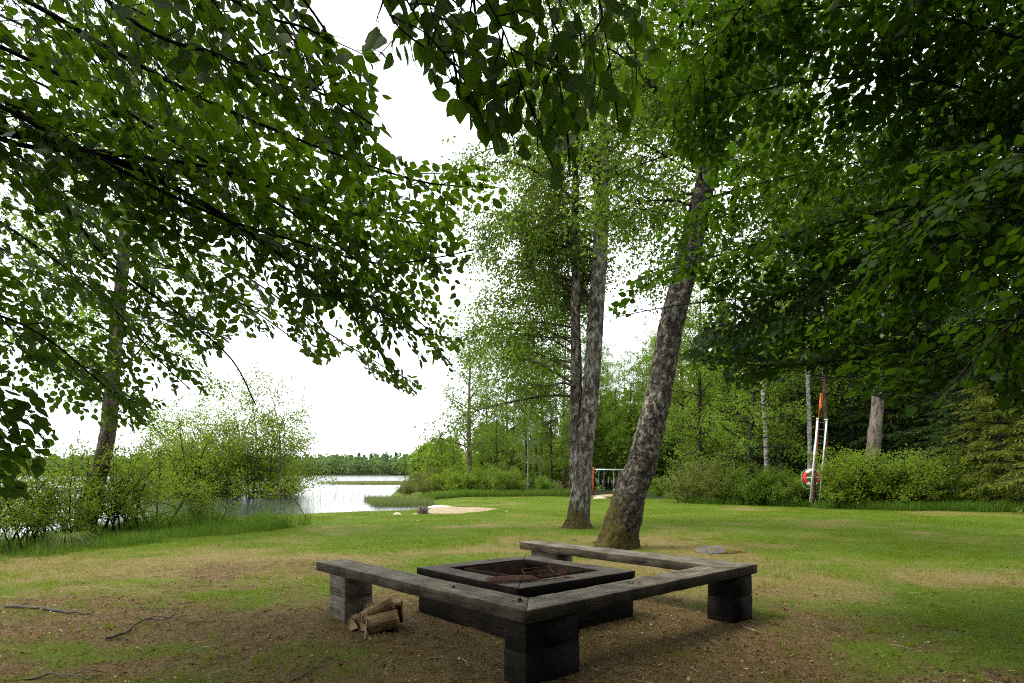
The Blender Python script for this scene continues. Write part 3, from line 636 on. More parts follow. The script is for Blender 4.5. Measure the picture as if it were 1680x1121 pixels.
col = g.mix(ms, col, g.ramp(g.noise(p, 50, 4), [(.35, (.05, .04, .006)), (.7, (.17, .125, .02))])); g.out(col, .9, .2, g.bump(n_, .8, .03)); M['granite'] = m
q = on(1182, 907); rock('boulder', 'low grey mossy boulder in the lawn behind the right bench corner', 'boulder', q + A3(0, .1, -.02), (.50, .36, .125), M['granite'], 4)
q = on(940, 887); rock('stone', 'small grey stone in the grass at the far end of the bench', 'stone', q + A3(0, 0, -.01), (.06, .05, .05), M['granite'], 6)
q = on(693, 843); b = MB(); rr = np.random.default_rng(5); b.tube([(0, 0, -.2), (.0, 0, .0), (.02, 0, .13), (.03, 0, .24), (.03, 0, .245)], [.26, .22, .19, .185, .03], 14); o = b.build('tree_stump', M['brown_bark']); o.location = q; tag(o, 'cut tree stump at the edge of the sandy beach', 'stump')
for k, (px, py, l) in enumerate(((652, 845, 'lone bleached stone at the waterline left of the beach'), (721, 833.5, 'pale flat stone at the water end of the sandy beach'), (984, 818.5, 'sandy brown rock in the grass in front of the swing set'))):
    q = on(px, py); rock('stone', l, 'stone', q, ((.14, .1, .09), (.55, .3, .12), (.42, .3, .16))[k], plain('pale_stone%d' % k, ((.4, .36, .3), (.45, .42, .38), (.42, .32, .2))[k], .9, .3, 12), 8 + k)
def flower(px, py, l):
    q = on(px, py); b = MB(); b.tube([(0, 0, 0), (.004, 0, .05)], .0025, 4); 
    for k in range(9): a = k * .698; b.faces([(0, 0, .05), (.03 * math.cos(a - .25), .03 * math.sin(a - .25), .058), (.04 * math.cos(a), .04 * math.sin(a), .056), (.03 * math.cos(a + .25), .03 * math.sin(a + .25), .058)], [(0, 1, 2, 3)])
    o = b.build('daisy', M['white']); o.location = q; tag(o, l, 'flower', 'white daisies in the lawn')
flower(685, 857.5, 'white daisy in the lawn near the water, left of the other daisies'); flower(831, 842, 'white daisy in the lawn beyond the sandy beach, near another'); flower(870, 840, 'white daisy in the lawn left of the twin birch, farthest from the lake')

# sandy beach and the sand under the swings: thin sheets over the ground
m, nt = mat('beach_sand'); g = NT(nt); p = g.pos(); n_ = g.noise(p, 9, 8, .7)
g.out(g.ramp(n_, [(.28, (.10, .065, .03)), (.45, (.24, .185, .115)), (.6, (.34, .28, .19)), (.72, (.16, .14, .085))]), .95, .1, g.bump(n_, 1, .04)); M['sand'] = m
def sheet(name, poly, label=None, dz=.012):
    poly = np.array(poly); c = poly.mean(0); b = MB(); n = 140; th = np.linspace(0, 1, n, endpoint=False); cl = np.vstack([poly, poly[:1]]); k = th * len(poly); i = k.astype(int); e = cl[i] + (cl[i + 1] - cl[i]) * (k - i)[:, None]
    e = c + (e - c) * (1 + .34 * (n2(e[:, 0], e[:, 1], .5, 4, 71) - .5))[:, None]; rows = []
    for s_ in np.linspace(0.02, 1, 12): q = c + (e - c) * s_; rows.append(np.stack([q[:, 0], q[:, 1], gz(q[:, 0], q[:, 1]) + dz * (1 - s_ ** 6 * 1.2) + .03 * (n2(q[:, 0], q[:, 1], .35, 3, 77) - .45) * (1 - s_ ** 4)], -1))
    V = np.array(rows).reshape(-1, 3); i = np.arange(11)[:, None] * n; j = np.arange(n)[None]; jn = (j + 1) % n; Q = np.stack([i + j, i + n + j, i + n + jn, i + jn], -1).reshape(-1, 4)
    b.add(V, np.r_[Q.ravel(), np.arange(n)[::-1]], np.r_[np.full(len(Q), 4), n]); return tag(b.build(name, M['sand'], None, True), kind='structure')
sheet('beach', [on(px, py)[:2] for px, py in ((668, 845), (720, 843.5), (760, 843), (800, 838.5), (818, 835.5), (795, 833), (750, 833), (720, 832), (705, 836))], None, .05)
sheet('sand_pit', [on(px, py)[:2] for px, py in ((965, 814.5), (1000, 815), (1040, 814), (1040, 810), (1000, 811), (985, 812))], None, .03)

# ------------------------------------------------------------------ the two big trees in the lawn
def big_trunk(rows, Yb, name, m, parent, sides=72, n=260, amp=.03, seed=0, ex=None, base=None, dY=None):
    """rows: (px, py, width px) traced up the trunk at distance Yb"""
    rows = np.array(rows, float); pts = np.array([P(a, c, Yb + (0 if dY is None else dY * k / len(rows))) for k, (a, c, w) in enumerate(rows)]); r = rows[:, 2] * Yb / F / 2
    if ex: pts = np.vstack([pts, [e[0] for e in ex]]); r = np.r_[r, [e[1] for e in ex]]
    q = resample(np.hstack([pts, r[:, None]]), n); path, rad = q[:, :3], q[:, 3]
    b = MB(); b.tube(path - base, rad, sides, True); V = b.V[0].reshape(n, sides, 3); ax = (path - base)[:, None]; d = unit(V - ax)
    hh = V[..., 2]; th = np.linspace(0, 2 * math.pi, sides, endpoint=False)[None]
    roots = np.exp(-np.maximum(hh, 0) / .28) * rad[:, None] * (.13 * np.cos(3 * th + seed) + .09 * np.cos(5 * th + 2 * seed) + .02)
    qn = V * A3(1, 1, .55); rough = (fbm(qn * 7, 5, seed) - .5) * 1.6 + (fbm(qn * 2.2, 3, seed + 4) - .5) * 1.6
    rough = rough * amp * (.35 + .9 * np.exp(-np.maximum(hh, 0) / 1.6)) + (np.abs(fbm(qn * 16, 4, seed + 9) - .5) - .1) * -.09 * (.5 + .5 * np.exp(-np.maximum(hh, 0) / 2.5)) + (fbm(qn * 34, 3, seed + 13) - .5) * .02
    b.V[0] = (V + d * (rough + roots)[..., None]).reshape(-1, 3); return b.build(name, M[m], parent, True), path, rad

bA = on(949, 867); YA = bA[1]; tA = thing('twin_birch', 'tall old birch with two upright trunks from one base, left of the leaning tree', 'tree', bA)
rows1 = [(949, 872, 52), (949, 862, 44), (950.5, 845, 37), (953, 815, 33), (955.5, 770, 32), (959, 730, 31), (964, 690, 28), (969, 640, 27.5), (973, 590, 26.5), (976, 540, 26), (981, 470, 25), (985, 400, 24.5), (988, 340, 22), (990, 290, 18), (991, 240, 14), (990, 180, 11), (987, 100, 9), (986, 20, 7)]
o, pA1, rA1 = big_trunk(rows1, YA, 'trunk', 'birch_bark', tA, base=bA, seed=3, ex=[(P(983, -60, YA), .05), (P(985, -130, YA), .02)], amp=.035)
rows2 = [(948, 790, 22), (946, 750, 21), (945, 700, 20), (945, 640, 19), (945, 580, 17), (944, 510, 16), (946, 450, 15), (943, 380, 13), (945, 300, 10), (941, 200, 7), (943, 100, 4)]
o, pA2, rA2 = big_trunk(rows2, YA + .12, 'trunk', 'birch_bark', tA, 48, 160, .02, 5, None, bA)
rg = np.random.default_rng(101); tb, lb = MB(), MB()
i0 = int(np.argmin(abs(pA1[:, 2] - 3.9))); 
grow(rg, pA1[i0:] - bA, rA1[i0:], .14, 64, lambda f: 3.5 * (1.12 - .6 * f) * (.75 + .5 * min(1, f * 3)), lambda f: .3 + .45 * rg.random(), 32, 1.3, 36, .082, .2, .6, .13, .74, .9, lb, tb, 0, True, .3, azr=(.26, 1.2, 3.5))
i0 = int(np.argmin(abs(pA2[:, 2] - 3.3)))
grow(rg, pA2[i0:] - bA, rA2[i0:], .0, 34, lambda f: 2.9 * (1.12 - .6 * f), lambda f: .2 + .45 * rg.random(), 30, 1.2, 36, .08, .2, .65, .12, .72, .9, lb, tb, 0, True, .2, azr=(.75, 1.4, 3.9))
for pts_, rr_ in (([(988, 362), (960, 340), (920, 322), (880, 312)], .035), ([(988, 350), (1020, 352), (1060, 350)], .03), ([(985, 400), (965, 392), (930, 370), (890, 360)], .035), ([(945, 636), (925, 628), (905, 633), (870, 630), (840, 618)], .04), ([(991, 300), (960, 270), (920, 250)], .03), ([(984, 430), (950, 420), (900, 432)], .03)):
    L_ = resample(np.array([P(a, c, YA - .12 * k) for k, (a, c) in enumerate(pts_)]), 12) - bA; tb.tube(L_, np.linspace(rr_, .008, 12), 6)
    for s_ in range(46):
        i_ = rg.integers(3, 12); tw = limb(rg, L_[i_], rg.normal(0, 1, 3) + A3(-.4, 0, -.3), rg.uniform(.3, .9), 5, .6, .2); tb.tube(tw, np.linspace(.006, .002, 5), 3, False); k_ = 16; u = rg.integers(0, 5, k_)
        leaves(lb, tw[u] + rg.normal(0, .08, (k_, 3)), .058 * rg.uniform(.7, 1.2, k_), rg.normal(0, 1, (k_, 3)) - A3(0, 0, .8), rg.normal(0, .6, (k_, 3)) + A3(0, 0, .7), np.clip(rg.normal(.5, .15, k_), 0, 1), .7)
tb.build('limbs', M['brown_bark'], tA, True); lb.build('crown', M['birch'], tA)

bB = on(1012, 899); YB = bB[1]; tB = thing('leaning_birch', 'thick old birch leaning to the right, mossy at its foot, behind the bench', 'tree', bB)
rows3 = [(a_, c_, w_ * .95) for a_, c_, w_ in [(1008, 905, 84), (1011, 896, 72), (1018, 870, 63), (1026, 840, 59), (1037, 800, 54), (1050, 770, 51), (1062, 725, 48), (1071, 690, 46), (1082, 640, 44), (1091, 590, 42), (1099, 545, 41), (1107, 510, 40.5), (1119, 465, 40), (1130, 420, 39), (1141, 370, 36), (1153, 320, 34), (1163, 275, 31), (1171, 230, 27), (1177, 180, 24), (1181, 120, 20), (1183, 50, 16)]]
o, pB, rB = big_trunk(rows3, YB, 'trunk', 'lean_bark', tB, base=bB, seed=8, ex=[(P(1188, -40, YB), .07), (P(1190, -140, YB), .02)], amp=.045, sides=84, n=300)
tb, lb = MB(), MB(); i0 = int(np.argmin(abs(pB[:, 2] - 5.4)))
grow(rg, pB[i0:] - bB, rB[i0:], .05, 50, lambda f: 2.6 * (1.1 - .5 * f), lambda f: .25 + .45 * rg.random(), 27, 1.2, 34, .08, .18, .55, .12, .74, .8, lb, tb, 0, True, .2)
for pts_, rr_ in (([(1160, 285), (1135, 262), (1128, 240), (1110, 180), (1080, 150)], .05), ([(1075, 150), (1040, 90), (1010, 40), (990, 0)], .05), ([(1168, 245), (1185, 200), (1215, 150), (1260, 110)], .04)):
    L_ = resample(np.array([P(a, c, YB - .05 * k) for k, (a, c) in enumerate(pts_)]), 12) - bB; tb.tube(L_, np.linspace(rr_, .02, 12), 7)
tb.build('limbs', M['dark_bark'], tB, True); lb.build('crown', M['birch'], tB)

# ------------------------------------------------------------------ the near trees whose branches hang into the picture
def project(p):
    y = np.maximum(p[..., 1], .05); return CX + p[..., 0] / y * F, HY - (p[..., 2] - H) / y * F
MASK_L = [(-500, -500), (478, -500), (500, 15), (548, 60), (575, 82), (612, 62), (628, 100), (606, 130), (640, 180), (622, 235), (668, 262), (705, 225), (760, 232), (800, 280), (850, 320), (800, 350), (745, 345), (760, 385), (785, 425), (752, 470), (795, 535), (748, 575), (742, 625), (660, 655), (640, 628), (590, 622), (582, 568), (520, 598), (478, 548), (425, 556), (385, 545), (352, 600), (400, 640), (422, 668), (352, 655), (300, 640), (232, 690), (262, 712), (180, 700), (110, 665), (70, 690), (100, 730), (70, 760), (55, 800), (40, 830), (-500, 860)]
MASK_T = [(560, -500), (600, 10), (640, 100), (690, 112), (740, 165), (730, 200), (750, 240), (800, 225), (825, 262), (850, 262), (880, 235), (905, 305), (950, 290), (965, 180), (1020, 250), (1050, 170), (1100, 80), (1130, -500)]
MASK_R = [(1030, -500), (1030, 60), (1070, 130), (1100, 210), (1090, 260), (1150, 270), (1165, 320), (1110, 345), (1060, 400), (1075, 430), (1030, 470), (990, 500), (1005, 530), (1060, 510), (1075, 470), (1130, 462), (1165, 520), (1120, 590), (1180, 610), (1215, 650), (1300, 615), (1350, 605), (1400, 645), (1450, 650), (1500, 690), (1530, 660), (1560, 640), (1620, 620), (1660, 690), (1800, 640), (2300, 700), (2300, -500)]
def ok(p, masks, j=16):
    x, y = project(p); q = np.asarray(p) * 5
    x = x + (noise(q, 3) - .5) * 2 * j; y = y + (noise(q, 4) - .5) * 2 * j
    out = (x < -30) | (x > 1710) | (y < -30) | (p[..., 1] < .1); r = np.zeros(x.shape, bool)
    for m_ in masks: r |= inpoly(x, y, m_)
    return r | out
def near_tree(rng, mains, hub, masks, ls, tb, lb, sp1=.14, L1=(.5, 1.25), sp2=.085, L2=(.12, .36), lsp=.031, droop=.12, roll=.35, flat=.45, r0=.016, keep=1.0, tintm=.45, cap=2.2, thick={}):
    acc = []
    for mi, mn in enumerate(mains):
        pts = np.array([P(a, c, d) for a, c, d in mn]); h = hub + rng.normal(0, .25, 3); pts = np.vstack([h, (h + pts[0]) / 2 + A3(0, 0, .12), pts])
        ln = np.linalg.norm(np.diff(pts, axis=0), axis=1).sum(); n = max(12, int(ln / .06)); mp = resample(pts, n); om = ok(mp, masks, 6); ke = n - int(np.argmax(om[::-1])); tb.tube(mp[:ke], (thick.get(mi, r0) * (1.25 - np.linspace(0, 1, n)) ** 1.1 + .0012)[:ke], 6)
        tg = unit(np.gradient(mp, axis=0)); up = unit(A3(0, 0, 1) + rng.normal(0, roll, 3)); s = rng.uniform(0, .1) + .25; sg = 1
        tm = rng.normal(tintm, .05)
        while s < 1.001 * ln:
            t = s / ln; i = min(int(t * (n - 1)), n - 1); last = s + sp1 > ln
            if t < .12: s += sp1; continue
            side = unit(np.cross(tg[i], up)) * sg; a = rng.uniform(.6, 1.0); L = rng.uniform(*L1) * (1.1 - .55 * t)
            d = tg[i] * math.cos(a) + side * math.sin(a) + A3(0, 0, rng.normal(0, .16))
            if last: d = tg[i]
            pl = limb(rng, mp[i], d, L, 8, droop, .09); o_ = ok(pl, masks, 10); sg = -sg; s += sp1 * rng.uniform(.7, 1.3)
            if not o_[0] and not o_[1:4].any(): continue
            k0 = 8 if o_.all() else max(2, int(np.argmin(o_[1:])) + 1)
            if not ok(pl[1], masks, 10): continue
            pl = pl[:k0]; Lk = L * (k0 - 1) / 7; tb.tube(pl, np.linspace(.0048, .0016, k0), 4, False)
            t1 = unit(np.gradient(pl, axis=0)); n1_ = unit(np.cross(t1[0], side) if abs(np.dot(t1[0], side)) < .98 else up); n1_ = n1_ if n1_[2] > 0 else -n1_
            s2 = rng.uniform(.03, .08); g2 = 1
            while s2 < Lk:
                tt = s2 / Lk; q = tt * (k0 - 1); qi = min(int(q), k0 - 2); st = pl[qi] + (pl[qi + 1] - pl[qi]) * (q - qi); sd = unit(np.cross(t1[qi], n1_)) * g2
                l2 = rng.uniform(*L2) * (1.15 - .6 * tt); d2_ = t1[qi] * rng.uniform(.6, 1) + sd * .8 + A3(0, 0, rng.normal(-.05, .18)); tw = limb(rng, st, d2_, l2, 4, droop * 1.5, .08); tb.tube(tw, (.0019, .0015, .0012, .0009), 3, False)
                m_ = max(2, int(l2 / lsp)); u = (np.arange(m_) + .6) / m_ * 3; ui = np.minimum(u.astype(int), 2); bp = tw[ui] + (tw[ui + 1] - tw[ui]) * (u - ui)[:, None]
                tdir = unit(tw[-1] - tw[0]); s3 = unit(np.cross(tdir, n1_)); al = np.where(np.arange(m_) % 2, 1.0, -1.0)[:, None]; al[-1] = 0
                ld = tdir * .75 + s3 * al * .9 + rng.normal(0, .22, (m_, 3)) - A3(0, 0, .18); nn = n1_ + rng.normal(0, flat, (m_, 3)); sz = ls * rng.uniform(.6, 1.15, m_)
                acc.append((bp + unit(ld) * .008, sz, ld, nn, np.clip(tm + rng.normal(0, .10) + rng.normal(0, .11, m_), 0, 1))); s2 += sp2 * rng.uniform(.75, 1.3); g2 = -g2
    pos, sz, ld, nn, tn = (np.concatenate([a[k] for a in acc]) for k in range(5))
    kp = ok(pos + unit(ld) * sz[:, None] * .55, masks) & ok(pos, masks, 6) & (rng.random(len(pos)) < keep)
    x, y = project(pos); cx_, cy_ = np.clip((x / 36).astype(int) + 8, 0, 79), np.clip((y / 36).astype(int) + 8, 0, 79); ar = .30 * (sz * F / np.maximum(pos[:, 1], .5)) ** 2 * kp
    gr = np.zeros((80, 80)); np.add.at(gr, (cx_, cy_), ar); lai = gr[cx_, cy_] / 36 ** 2; kp &= rng.random(len(pos)) < cap * (.75 + .5 * noise(np.stack([x / 60, y / 60, x * 0], -1), 8)) / np.maximum(lai, .01)
    tn = np.where(rng.random(len(tn)) < .04, rng.uniform(.85, 1, len(tn)), tn)
    fr = (x > -160) & (x < 1840) & (y > -160) & (pos[:, 1] > .2); kp_ = kp & fr
    big_leaves(lb, pos[kp_], sz[kp_], ld[kp_], nn[kp_], tn[kp_], rng); q = kp & ~fr
    if q.any(): leaves(lb, pos[q], sz[q], ld[q], nn[q], tn[q], .66, .05)
    return int(kp_.sum())
def overhead(rng, lb, c, rad, n, size, masks):  # unseen canopy leaves above the viewer, added for shade and cleared from view
    d = unit(rng.normal(0, 1, (n, 3))) * (rng.uniform(0, 1, (n, 1)) ** .45); p = d * A3(*rad) + A3(*c); p = p + (np.stack([noise(p * .9, 90 + k) for k in range(3)], -1) - .5) * 1.6
    x, y = project(p); inf = (x > -60) & (x < 1740) & (y > -60) & (p[:, 1] > .1); p = p[~inf & (p[:, 2] > 2.6)]; n = len(p)
    leaves(lb, p, size * rng.uniform(.7, 1.3, n), rng.normal(0, 1, (n, 3)), rng.normal(0, .5, (n, 3)) + A3(0, 0, 1), np.clip(rng.normal(.4, .15, n), 0, 1), .8, .05)

LM = [[(280, -220, 3.2), (370, -70, 3.2), (450, 10, 3.3), (520, 90, 3.4), (570, 170, 3.5), (620, 240, 3.6)], [(120, -200, 3.6), (260, -60, 3.7), (380, 40, 3.8), (470, 140, 4.0), (530, 220, 4.2), (590, 320, 4.4)], [(340, -240, 2.8), (420, -80, 2.8), (490, -10, 2.9), (540, 60, 3.0), (580, 130, 3.1)], [(0, -160, 4.2), (160, -20, 4.3), (260, 110, 4.5), (360, 220, 4.7), (470, 300, 4.9)],
      [(-60, 195, 3.4), (0, 214, 3.6), (170, 257, 3.8), (280, 305, 4.0), (390, 370, 4.3), (490, 440, 4.7), (555, 490, 5.0), (640, 600, 5.2)],
      [(-60, 200, 3.5), (170, 250, 3.8), (310, 268, 3.9), (400, 290, 4.0), (500, 330, 4.2), (600, 355, 4.4), (740, 372, 4.7)],
      [(-120, -80, 2.8), (60, 10, 2.9), (180, 80, 3.0), (340, 165, 3.2), (480, 225, 3.5), (600, 270, 3.8), (700, 300, 4.0), (800, 308, 4.1)],
      [(20, -120, 2.6), (140, -30, 2.6), (250, 55, 2.7), (400, 105, 2.9), (520, 150, 3.0), (612, 205, 3.1)],
      [(-100, 200, 4.2), (70, 300, 4.4), (180, 430, 4.7), (300, 520, 5.0), (380, 590, 5.2), (420, 665, 5.4)],
      [(-100, 300, 4.8), (60, 405, 5.0), (180, 500, 5.2), (260, 590, 5.4), (330, 655, 5.6)],
      [(-120, 450, 4.0), (60, 545, 4.2), (150, 615, 4.4), (250, 700, 4.7)],
      [(-160, 560, 3.2), (-40, 640, 3.4), (40, 690, 3.5), (80, 730, 3.6)],
      [(-140, 680, 3.0), (-50, 740, 3.1), (10, 780, 3.2), (45, 820, 3.3)],
      [(220, -140, 2.4), (320, -40, 2.4), (430, 25, 2.5), (500, 45, 2.6), (545, 70, 2.7)],
      [(300, 330, 4.0), (500, 400, 4.5), (620, 432, 4.6), (720, 422, 4.7), (775, 410, 4.8)],
      [(200, 300, 4.2), (430, 388, 4.6), (560, 460, 4.8), (660, 525, 4.9), (745, 600, 5.0)],
      [(-100, 60, 5.4), (200, 200, 5.8), (400, 300, 6.0), (560, 400, 6.2), (680, 480, 6.4)],
      [(-100, 30, 3.6), (150, 150, 3.9), (330, 260, 4.1), (480, 350, 4.3), (600, 440, 4.5), (700, 540, 4.8)],
      [(-100, 350, 6.0), (150, 480, 6.0), (320, 540, 6.2), (480, 585, 6.4)],
      [(-40, -120, 4.6), (300, 60, 4.8), (450, 180, 5.0), (560, 260, 5.2), (650, 370, 5.4)],
      [(-100, 120, 4.4), (100, 330, 4.9), (240, 420, 5.2), (400, 500, 5.5), (520, 585, 5.8)],
      [(-100, -20, 5.6), (120, 80, 5.8), (300, 200, 6.0), (420, 330, 6.2)],
      [(-100, 420, 5.2), (40, 560, 5.4), (160, 640, 5.6), (240, 660, 5.6)],
      [(-100, 240, 5.6), (200, 360, 5.8), (380, 440, 6.0), (560, 560, 6.4), (680, 630, 6.6)]]
TM_ = [[(560, -260, 2.1), (640, -60, 2.15), (690, 40, 2.2), (760, 130, 2.3), (800, 215, 2.35)], [(700, -260, 2.1), (780, -40, 2.2), (830, 60, 2.3), (860, 150, 2.4), (905, 270, 2.5)],
       [(820, -260, 2.2), (890, -30, 2.3), (910, 60, 2.4), (920, 150, 2.5), (935, 260, 2.6)], [(940, -260, 2.3), (980, -20, 2.4), (1000, 100, 2.6), (1015, 210, 2.7)],
       [(520, -260, 2.0), (610, -40, 2.1), (650, 40, 2.1), (700, 80, 2.2)], [(760, -260, 2.5), (720, -20, 2.6), (740, 80, 2.6), (790, 190, 2.7)], [(1000, -260, 2.8), (1020, -40, 2.8), (1040, 60, 2.9), (1045, 140, 3.0)], [(620, -260, 2.4), (700, -80, 2.5), (800, 20, 2.5), (830, 110, 2.6), (830, 210, 2.6)], [(860, -260, 2.7), (900, -60, 2.7), (960, 60, 2.7), (950, 160, 2.8), (910, 230, 2.8)], [(580, -260, 2.3), (680, -60, 2.4), (720, 60, 2.4), (745, 140, 2.4)]]
RM = [[(1760, 420, 4.9), (1600, 425, 5.0), (1450, 450, 5.0), (1300, 480, 5.2), (1120, 500, 5.5), (1010, 520, 5.6)], [(1760, 280, 4.2), (1600, 315, 4.3), (1480, 340, 4.4), (1280, 390, 4.8), (1110, 440, 5.2), (1040, 462, 5.3)],
      [(1760, 190, 4.0), (1600, 150, 4.1), (1500, 130, 4.2), (1330, 132, 4.5), (1150, 172, 5.0)], [(1760, 70, 3.6), (1550, 30, 3.8), (1400, 10, 4.1), (1200, 40, 4.6), (1090, 90, 5.0)],
      [(1760, 500, 4.6), (1550, 560, 4.8), (1400, 590, 5.0), (1250, 600, 5.4), (1160, 585, 5.5)], [(1760, 560, 3.5), (1600, 630, 3.7), (1480, 655, 3.9), (1400, 640, 4.1)],
      [(1800, 440, 3.0), (1650, 540, 3.0), (1570, 620, 3.1), (1510, 680, 3.2)], [(1760, 230, 5.5), (1450, 260, 6.0), (1250, 300, 6.2), (1110, 340, 6.4)], [(1760, 130, 6.0), (1500, 205, 6.2), (1330, 240, 6.4), (1190, 265, 6.6)],
      [(1500, -220, 4.0), (1300, -80, 4.2), (1180, 60, 4.5), (1120, 150, 4.8), (1100, 240, 5.2)], [(1760, -40, 4.4), (1500, -30, 4.6), (1300, 50, 5.0), (1200, 120, 5.4), (1130, 200, 5.6)], [(1760, 360, 4.4), (1560, 380, 4.6), (1380, 440, 5.0), (1220, 520, 5.3), (1130, 570, 5.6)],
      [(1760, 470, 5.4), (1560, 500, 5.6), (1380, 540, 5.8), (1230, 560, 6.0), (1140, 540, 6.2)], [(1760, 20, 5.0), (1640, 90, 5.2), (1500, 260, 5.4), (1380, 330, 5.6), (1240, 420, 5.9)], [(1760, 330, 3.4), (1650, 350, 3.5), (1540, 400, 3.6), (1430, 470, 3.8)],
      [(1760, -160, 4.0), (1650, -60, 4.0), (1600, 60, 4.1), (1560, 180, 4.2), (1480, 290, 4.4)], [(1760, 520, 4.0), (1640, 560, 4.1), (1500, 600, 4.3), (1380, 620, 4.5), (1290, 605, 4.7)], [(1760, 540, 5.2), (1620, 600, 5.4), (1500, 590, 5.6), (1340, 570, 5.8), (1220, 625, 6.0)],
      [(1760, 240, 3.2), (1660, 260, 3.3), (1560, 330, 3.4), (1470, 380, 3.6)], [(1760, 600, 4.6), (1680, 630, 4.7), (1600, 610, 4.9), (1500, 640, 5.1)], [(1760, 160, 4.8), (1620, 230, 5.0), (1500, 320, 5.2), (1360, 390, 5.5)], [(1750, -200, 5.6), (1500, -60, 5.8), (1360, 40, 6.0), (1260, 130, 6.2)]]
rL = np.random.default_rng(11); tb, lb = MB(), MB()
nl = near_tree(rL, LM, A3(-4.6, 1.6, 4.0), [MASK_L], .082, tb, lb, cap=2.7, thick={4: .034, 5: .02, 8: .02})
nt_ = near_tree(rL, TM_, A3(-1.0, -.6, 4.4), [MASK_T, MASK_L], .088, tb, lb, cap=2.0, sp1=.10, L1=(.25, .6), sp2=.085, L2=(.10, .26), lsp=.045, droop=.12, tintm=.35, r0=.006)
overhead(rL, lb, (-2.2, -2.0, 6.6), (4.6, 4.6, 2.8), 7000, .18, [MASK_L, MASK_T])
tb.tube(resample([A3(-1.0, -.6, 4.4), A3(-3, .4, 4.1), A3(-4.7, 1.2, 3.4)], 12), np.linspace(.03, .07, 12), 8)
base = G(-4.9, 1.0); tr = resample([base - A3(0, 0, .1), base + A3(.05, .1, 1.5), base + A3(.2, .4, 3.6), base + A3(.3, .3, 6), base + A3(.6, 0, 9.5)], 40); 
bt = thing('beech', 'near broadleaf tree whose drooping branches fill the upper left of the view', 'tree', base)
for b_ in (tb, lb): b_.V = [v - base for v in b_.V]
b = MB(); b.tube(tr - base, taper(40, .24, .06), 24); b.build('trunk', M['dark_bark'], bt, True)
tb.build('limbs', M['dark_bark'], bt, True); lb.build('crown', M['beech'], bt)
rR = np.random.default_rng(12); tb, lb = MB(), MB()
nr_ = near_tree(rR, RM, A3(6.6, 3.2, 3.6), [MASK_R], .074, tb, lb, sp1=.085, L1=(.5, 1.2), flat=.4, r0=.014, tintm=.36, cap=4.6)
overhead(rR, lb, (5.2, -1.0, 6.4), (5.4, 5.6, 3.6), 34000, .19, [MASK_R])
base = G(7.0, 3.0); tr = resample([base - A3(0, 0, .1), base + A3(-.05, .1, 1.5), base + A3(-.2, .2, 3.6), base + A3(-.3, .1, 6), base + A3(-.6, 0, 9.8)], 40)
et = thing('elm', 'near broadleaf tree with dark dense branches reaching in from the right', 'tree', base)
for b_ in (tb, lb): b_.V = [v - base for v in b_.V]
b = MB(); b.tube(tr - base, taper(40, .26, .06), 24); b.build('trunk', M['dark_bark'], et, True)
tb.build('limbs', M['dark_bark'], et, True); lb.build('crown', M['elm'], et)
print('near leaves', nl, nt_, nr_)

# ------------------------------------------------------------------ shore alder on the left
bL = on(150, 868); bL = G(-9.7, 14.2); YL = bL[1]; tL = thing('shore_alder', 'brown trunked alder rising from the bushes by the water on the left', 'tree', bL)
rowsL = [(138, 875, 34), (143, 850, 30), (155, 800, 27), (166, 760, 25), (175, 722, 23.5), (183, 648, 22.5), (188, 580, 21), (196, 500, 19), (204, 400, 17), (212, 300, 14), (216, 200, 11), (220, 100, 8), (224, 0, 5)]
o, pL, rLd = big_trunk(rowsL, YL, 'trunk', 'brown_bark', tL, 40, 160, .015, 12, None, bL)
tb, lb = MB(), MB(); i0 = int(np.argmin(abs(pL[:, 2] - 2.6)))
grow(rg, pL[i0:] - bL, rLd[i0:], .02, 44, lambda f: 2.7 * (1.1 - .5 * f), lambda f: .1 + .5 * rg.random(), 20, 1.0, 20, .088, .1, .3, .1, .75, .3, lb, tb, 0, True, .18)
tb.build('limbs', M['brown_bark'], tL, True); lb.build('crown', M['alder'], tL)

# bushes along the left shore
for kind, px, py, dY, h, l in (('bush_open1', 425, 842, 0, 1.0, 'tall airy willow bush at the right end of the left shore bushes'), ('bush_open1', 375, 848, 0, .72, 'lower airy willow bush just left of the tallest shore bush'), ('bush_open1', 330, 850, 0, .84, 'airy willow bush in the middle of the left shore bushes'),
        ('bush_open0', 285, 860, 0, .95, 'leafy shore bush right of the alder trunk, in front of the willows'), ('bush_open2', 235, 872, 0, .82, 'dark leaved bush directly right of the alder trunk'), ('bush_open0', 195, 880, 0, .8, 'twiggy bush at the foot of the alder trunk'), ('bush_open2', 120, 885, 0, .85, 'twiggy bush left of the alder trunk by the water'),
        ('bush_open0', 75, 895, 0, .8, 'airy bush between the alder and the left picture edge'), ('bush_open2', 10, 905, 0, .85, 'dark bush at the left picture edge above the tussock'), ('bush_open0', -40, 915, 0, .9, 'bush cut by the left picture edge'), ('bush_open1', 250, 856, 2, .7, 'pale willow bush behind the bush right of the alder'), ('bush_open2', 340, 868, 0, .45, 'small low bush in the tall grass below the willows'), ('bush_open1', 455, 835, 1, .42, 'small willow shoot bush beside the lake, rightmost of the shore bushes')):
    q = on(px, py); q = G(q[0] - .35, q[1] + .6 + dY); plant(kind, 'shore_bush', l, 'bush', q, R.uniform(0, 6), h * q[1] / 15 * np.array([1, 1, 1]), 'bushes on the left shore')
b = MB(); q0 = on(503, 852); dq = q0[1]; b.tube(resample([P(440, 812, dq) - q0, P(470, 812, dq) - q0, P(485, 822, dq) - q0, A3(0, 0, 0)], 16), np.linspace(.03, .014, 16), 6); o = b.build('arching_branch', M['brown_bark']); o.location = q0; tag(o, 'bare branch arching down to the water right of the shore bushes', 'branch')

